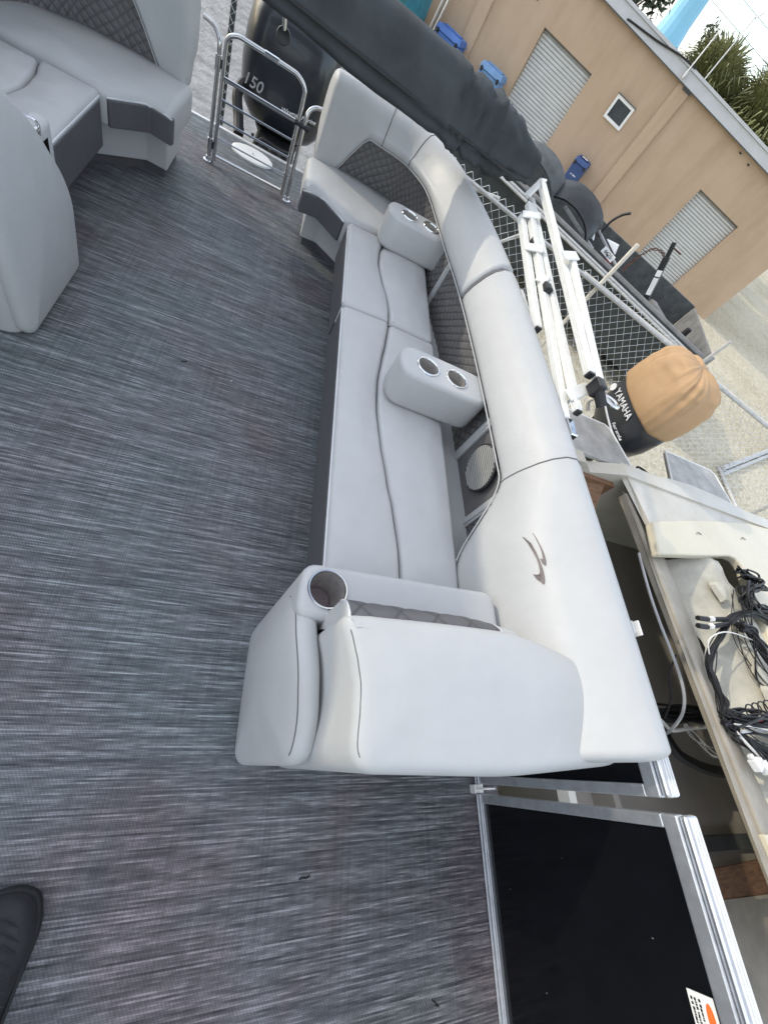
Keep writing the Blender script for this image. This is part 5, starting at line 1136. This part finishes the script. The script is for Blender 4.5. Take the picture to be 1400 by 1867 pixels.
leafy('dark pine crown left of the water tower', (11.7, 28.2, GZ), 5.2, 1.5, 1.8, 21, nl=3600, ls=.2)
leafy('sparse pine between the water tower and the palm', (18.4, 31.0, GZ), 5.0, 1.2, 1.3, 22, nl=1500)
leafy('thin leafed tree between the two palms', (19.4, 28.2, GZ), 4.6, 1.5, 1.5, 25, nl=900, nb=9)
leafy('dark bushy tree behind the end of the roof', (23.5, 29.0, GZ), 4.8, 2.2, 2.2, 27, nl=2200)
for k in range(9):
    leafy(('dark hedge tree at the end of the roof', 'hedge tree beyond the gravel, first after the roof', 'hedge tree beyond the gravel, second after the roof', 'hedge tree beyond the gravel, third after the roof', 'hedge tree beyond the gravel, fourth after the roof', 'hedge tree beyond the gravel, fifth after the roof', 'hedge tree beyond the gravel, sixth after the roof', 'hedge tree beyond the gravel, seventh after the roof', 'hedge tree beyond the gravel, eighth after the roof')[k], (30+k*4.5, 24-k*4.2, GZ), 3.4+random.random(), 2.2, 1.8, 40+k, nl=700, ls=.3)
hd = MB(); rnd = random.Random(4)
for i in range(2500):
    x = rnd.uniform(2.5, 6.0); y = 20.3+rnd.gauss(0, .4)-.62*(x-2.5)+2.0; z = GZ+abs(rnd.gauss(0, .45)); hd.add([(x, y, z), (x+.03, y, z), (x+rnd.uniform(-.1, .1), y+rnd.uniform(-.1, .1), z+.3)], [(0, 1, 2)])
o = hd.build('tall_grass', 'grass_green', kind='stuff'); tag(o, 'dry tall grass beside the teal dumpster', 'grass')

# ------------------------------------------------------------------ sun blocker shaped like a shed, added out of view to shade the benches
sd_ = thing('sun_blocker', 'tall corrugated sun blocker added out of view beside the port side', 'shed', (-3.9, 3.2, GZ))
sx0, sx1, sy0, sy1, sh_ = -5.2, -2.8, 2.30, 4.65, 2.40
MB().box(sx0, sx1, sy0, sy1, GZ, sh_).build('wall', 'blocker_grey', sd_)
for k in range(19): MB().box(sx1+.001, sx1+.03, sy0+.04+k*.12, sy0+.10+k*.12, GZ+.1, sh_-.05).build('rib', 'blocker_grey', sd_)
MB().prism([(sx0-.15, sy0-.12, sh_), (sx1+.15, sy0-.12, sh_), (sx1+.15, sy1+.12, sh_), (sx0-.15, sy1+.12, sh_)], [(sx0-.15, sy0-.12, sh_+.35), (sx1+.15, sy0-.12, sh_+.06), (sx1+.15, sy1+.12, sh_+.06), (sx0-.15, sy1+.12, sh_+.35)]).build('roof', 'fascia', sd_)

# ------------------------------------------------------------------ photographer's shoe
sh = thing('sneaker', 'black mesh sneaker standing on the deck', 'shoe', (-.20, -.50, 0))
SO = [(-.335, -.305), (-.300, -.272), (-.240, -.262), (-.196, -.280), (-.174, -.340), (-.185, -.44), (-.205, -.53), (-.235, -.66), (-.275, -.70), (-.325, -.69), (-.345, -.60), (-.340, -.45), (-.325, -.345)]
pad(SO, 0.0, .030, .008, .004, .03, 0).build('sole', 'shoe_sole', sh, smooth=True, angle=60)
def upz(x, y): return .055*sstep(-.36, -.56, y)+.012*sstep(-.29, -.36, y)
pad([((x+.262)*.93-.262, (y+.48)*.96-.48) for x, y in SO], .026, .082, .040, .004, .045, .006, zf=upz).build('upper', 'shoe_black', sh, smooth=True, angle=80)
pad([(-.295, -.52), (-.225, -.52), (-.22, -.70), (-.30, -.70)], .10, .150, .02, .01, .03, .004).build('tongue', 'shoe_black', sh, smooth=True, angle=80)
for k in range(4): MB().tube(smooth_path([(-.315, -.475-k*.035, .10+k*.010), (-.262, -.465-k*.035, .125+k*.010), (-.208, -.480-k*.035, .098+k*.010)], 12), .006, 6).build('lace', 'rubber', sh, smooth=True)
MB().tube(smooth_path([(-.318, -.33, .045), (-.28, -.30, .052), (-.235, -.298, .052), (-.20, -.33, .048), (-.188, -.40, .046), (-.195, -.5, .046)], 30), .007, 6).build('toe_guard', 'shoe_sole', sh, smooth=True)
for c_ in sh.children: c_.location.x += .035
for k in range(7): MB().tube(smooth_path([(-.312+.004*k, -.335-k*.017, .083+.006*k), (-.255, -.305-k*.019, .096+.006*k), (-.205+.002*k, -.335-k*.018, .080+.006*k)], 14), .0022, 5).build('mesh_rib', 'shoe_sole', sh, smooth=True).location.x += .035
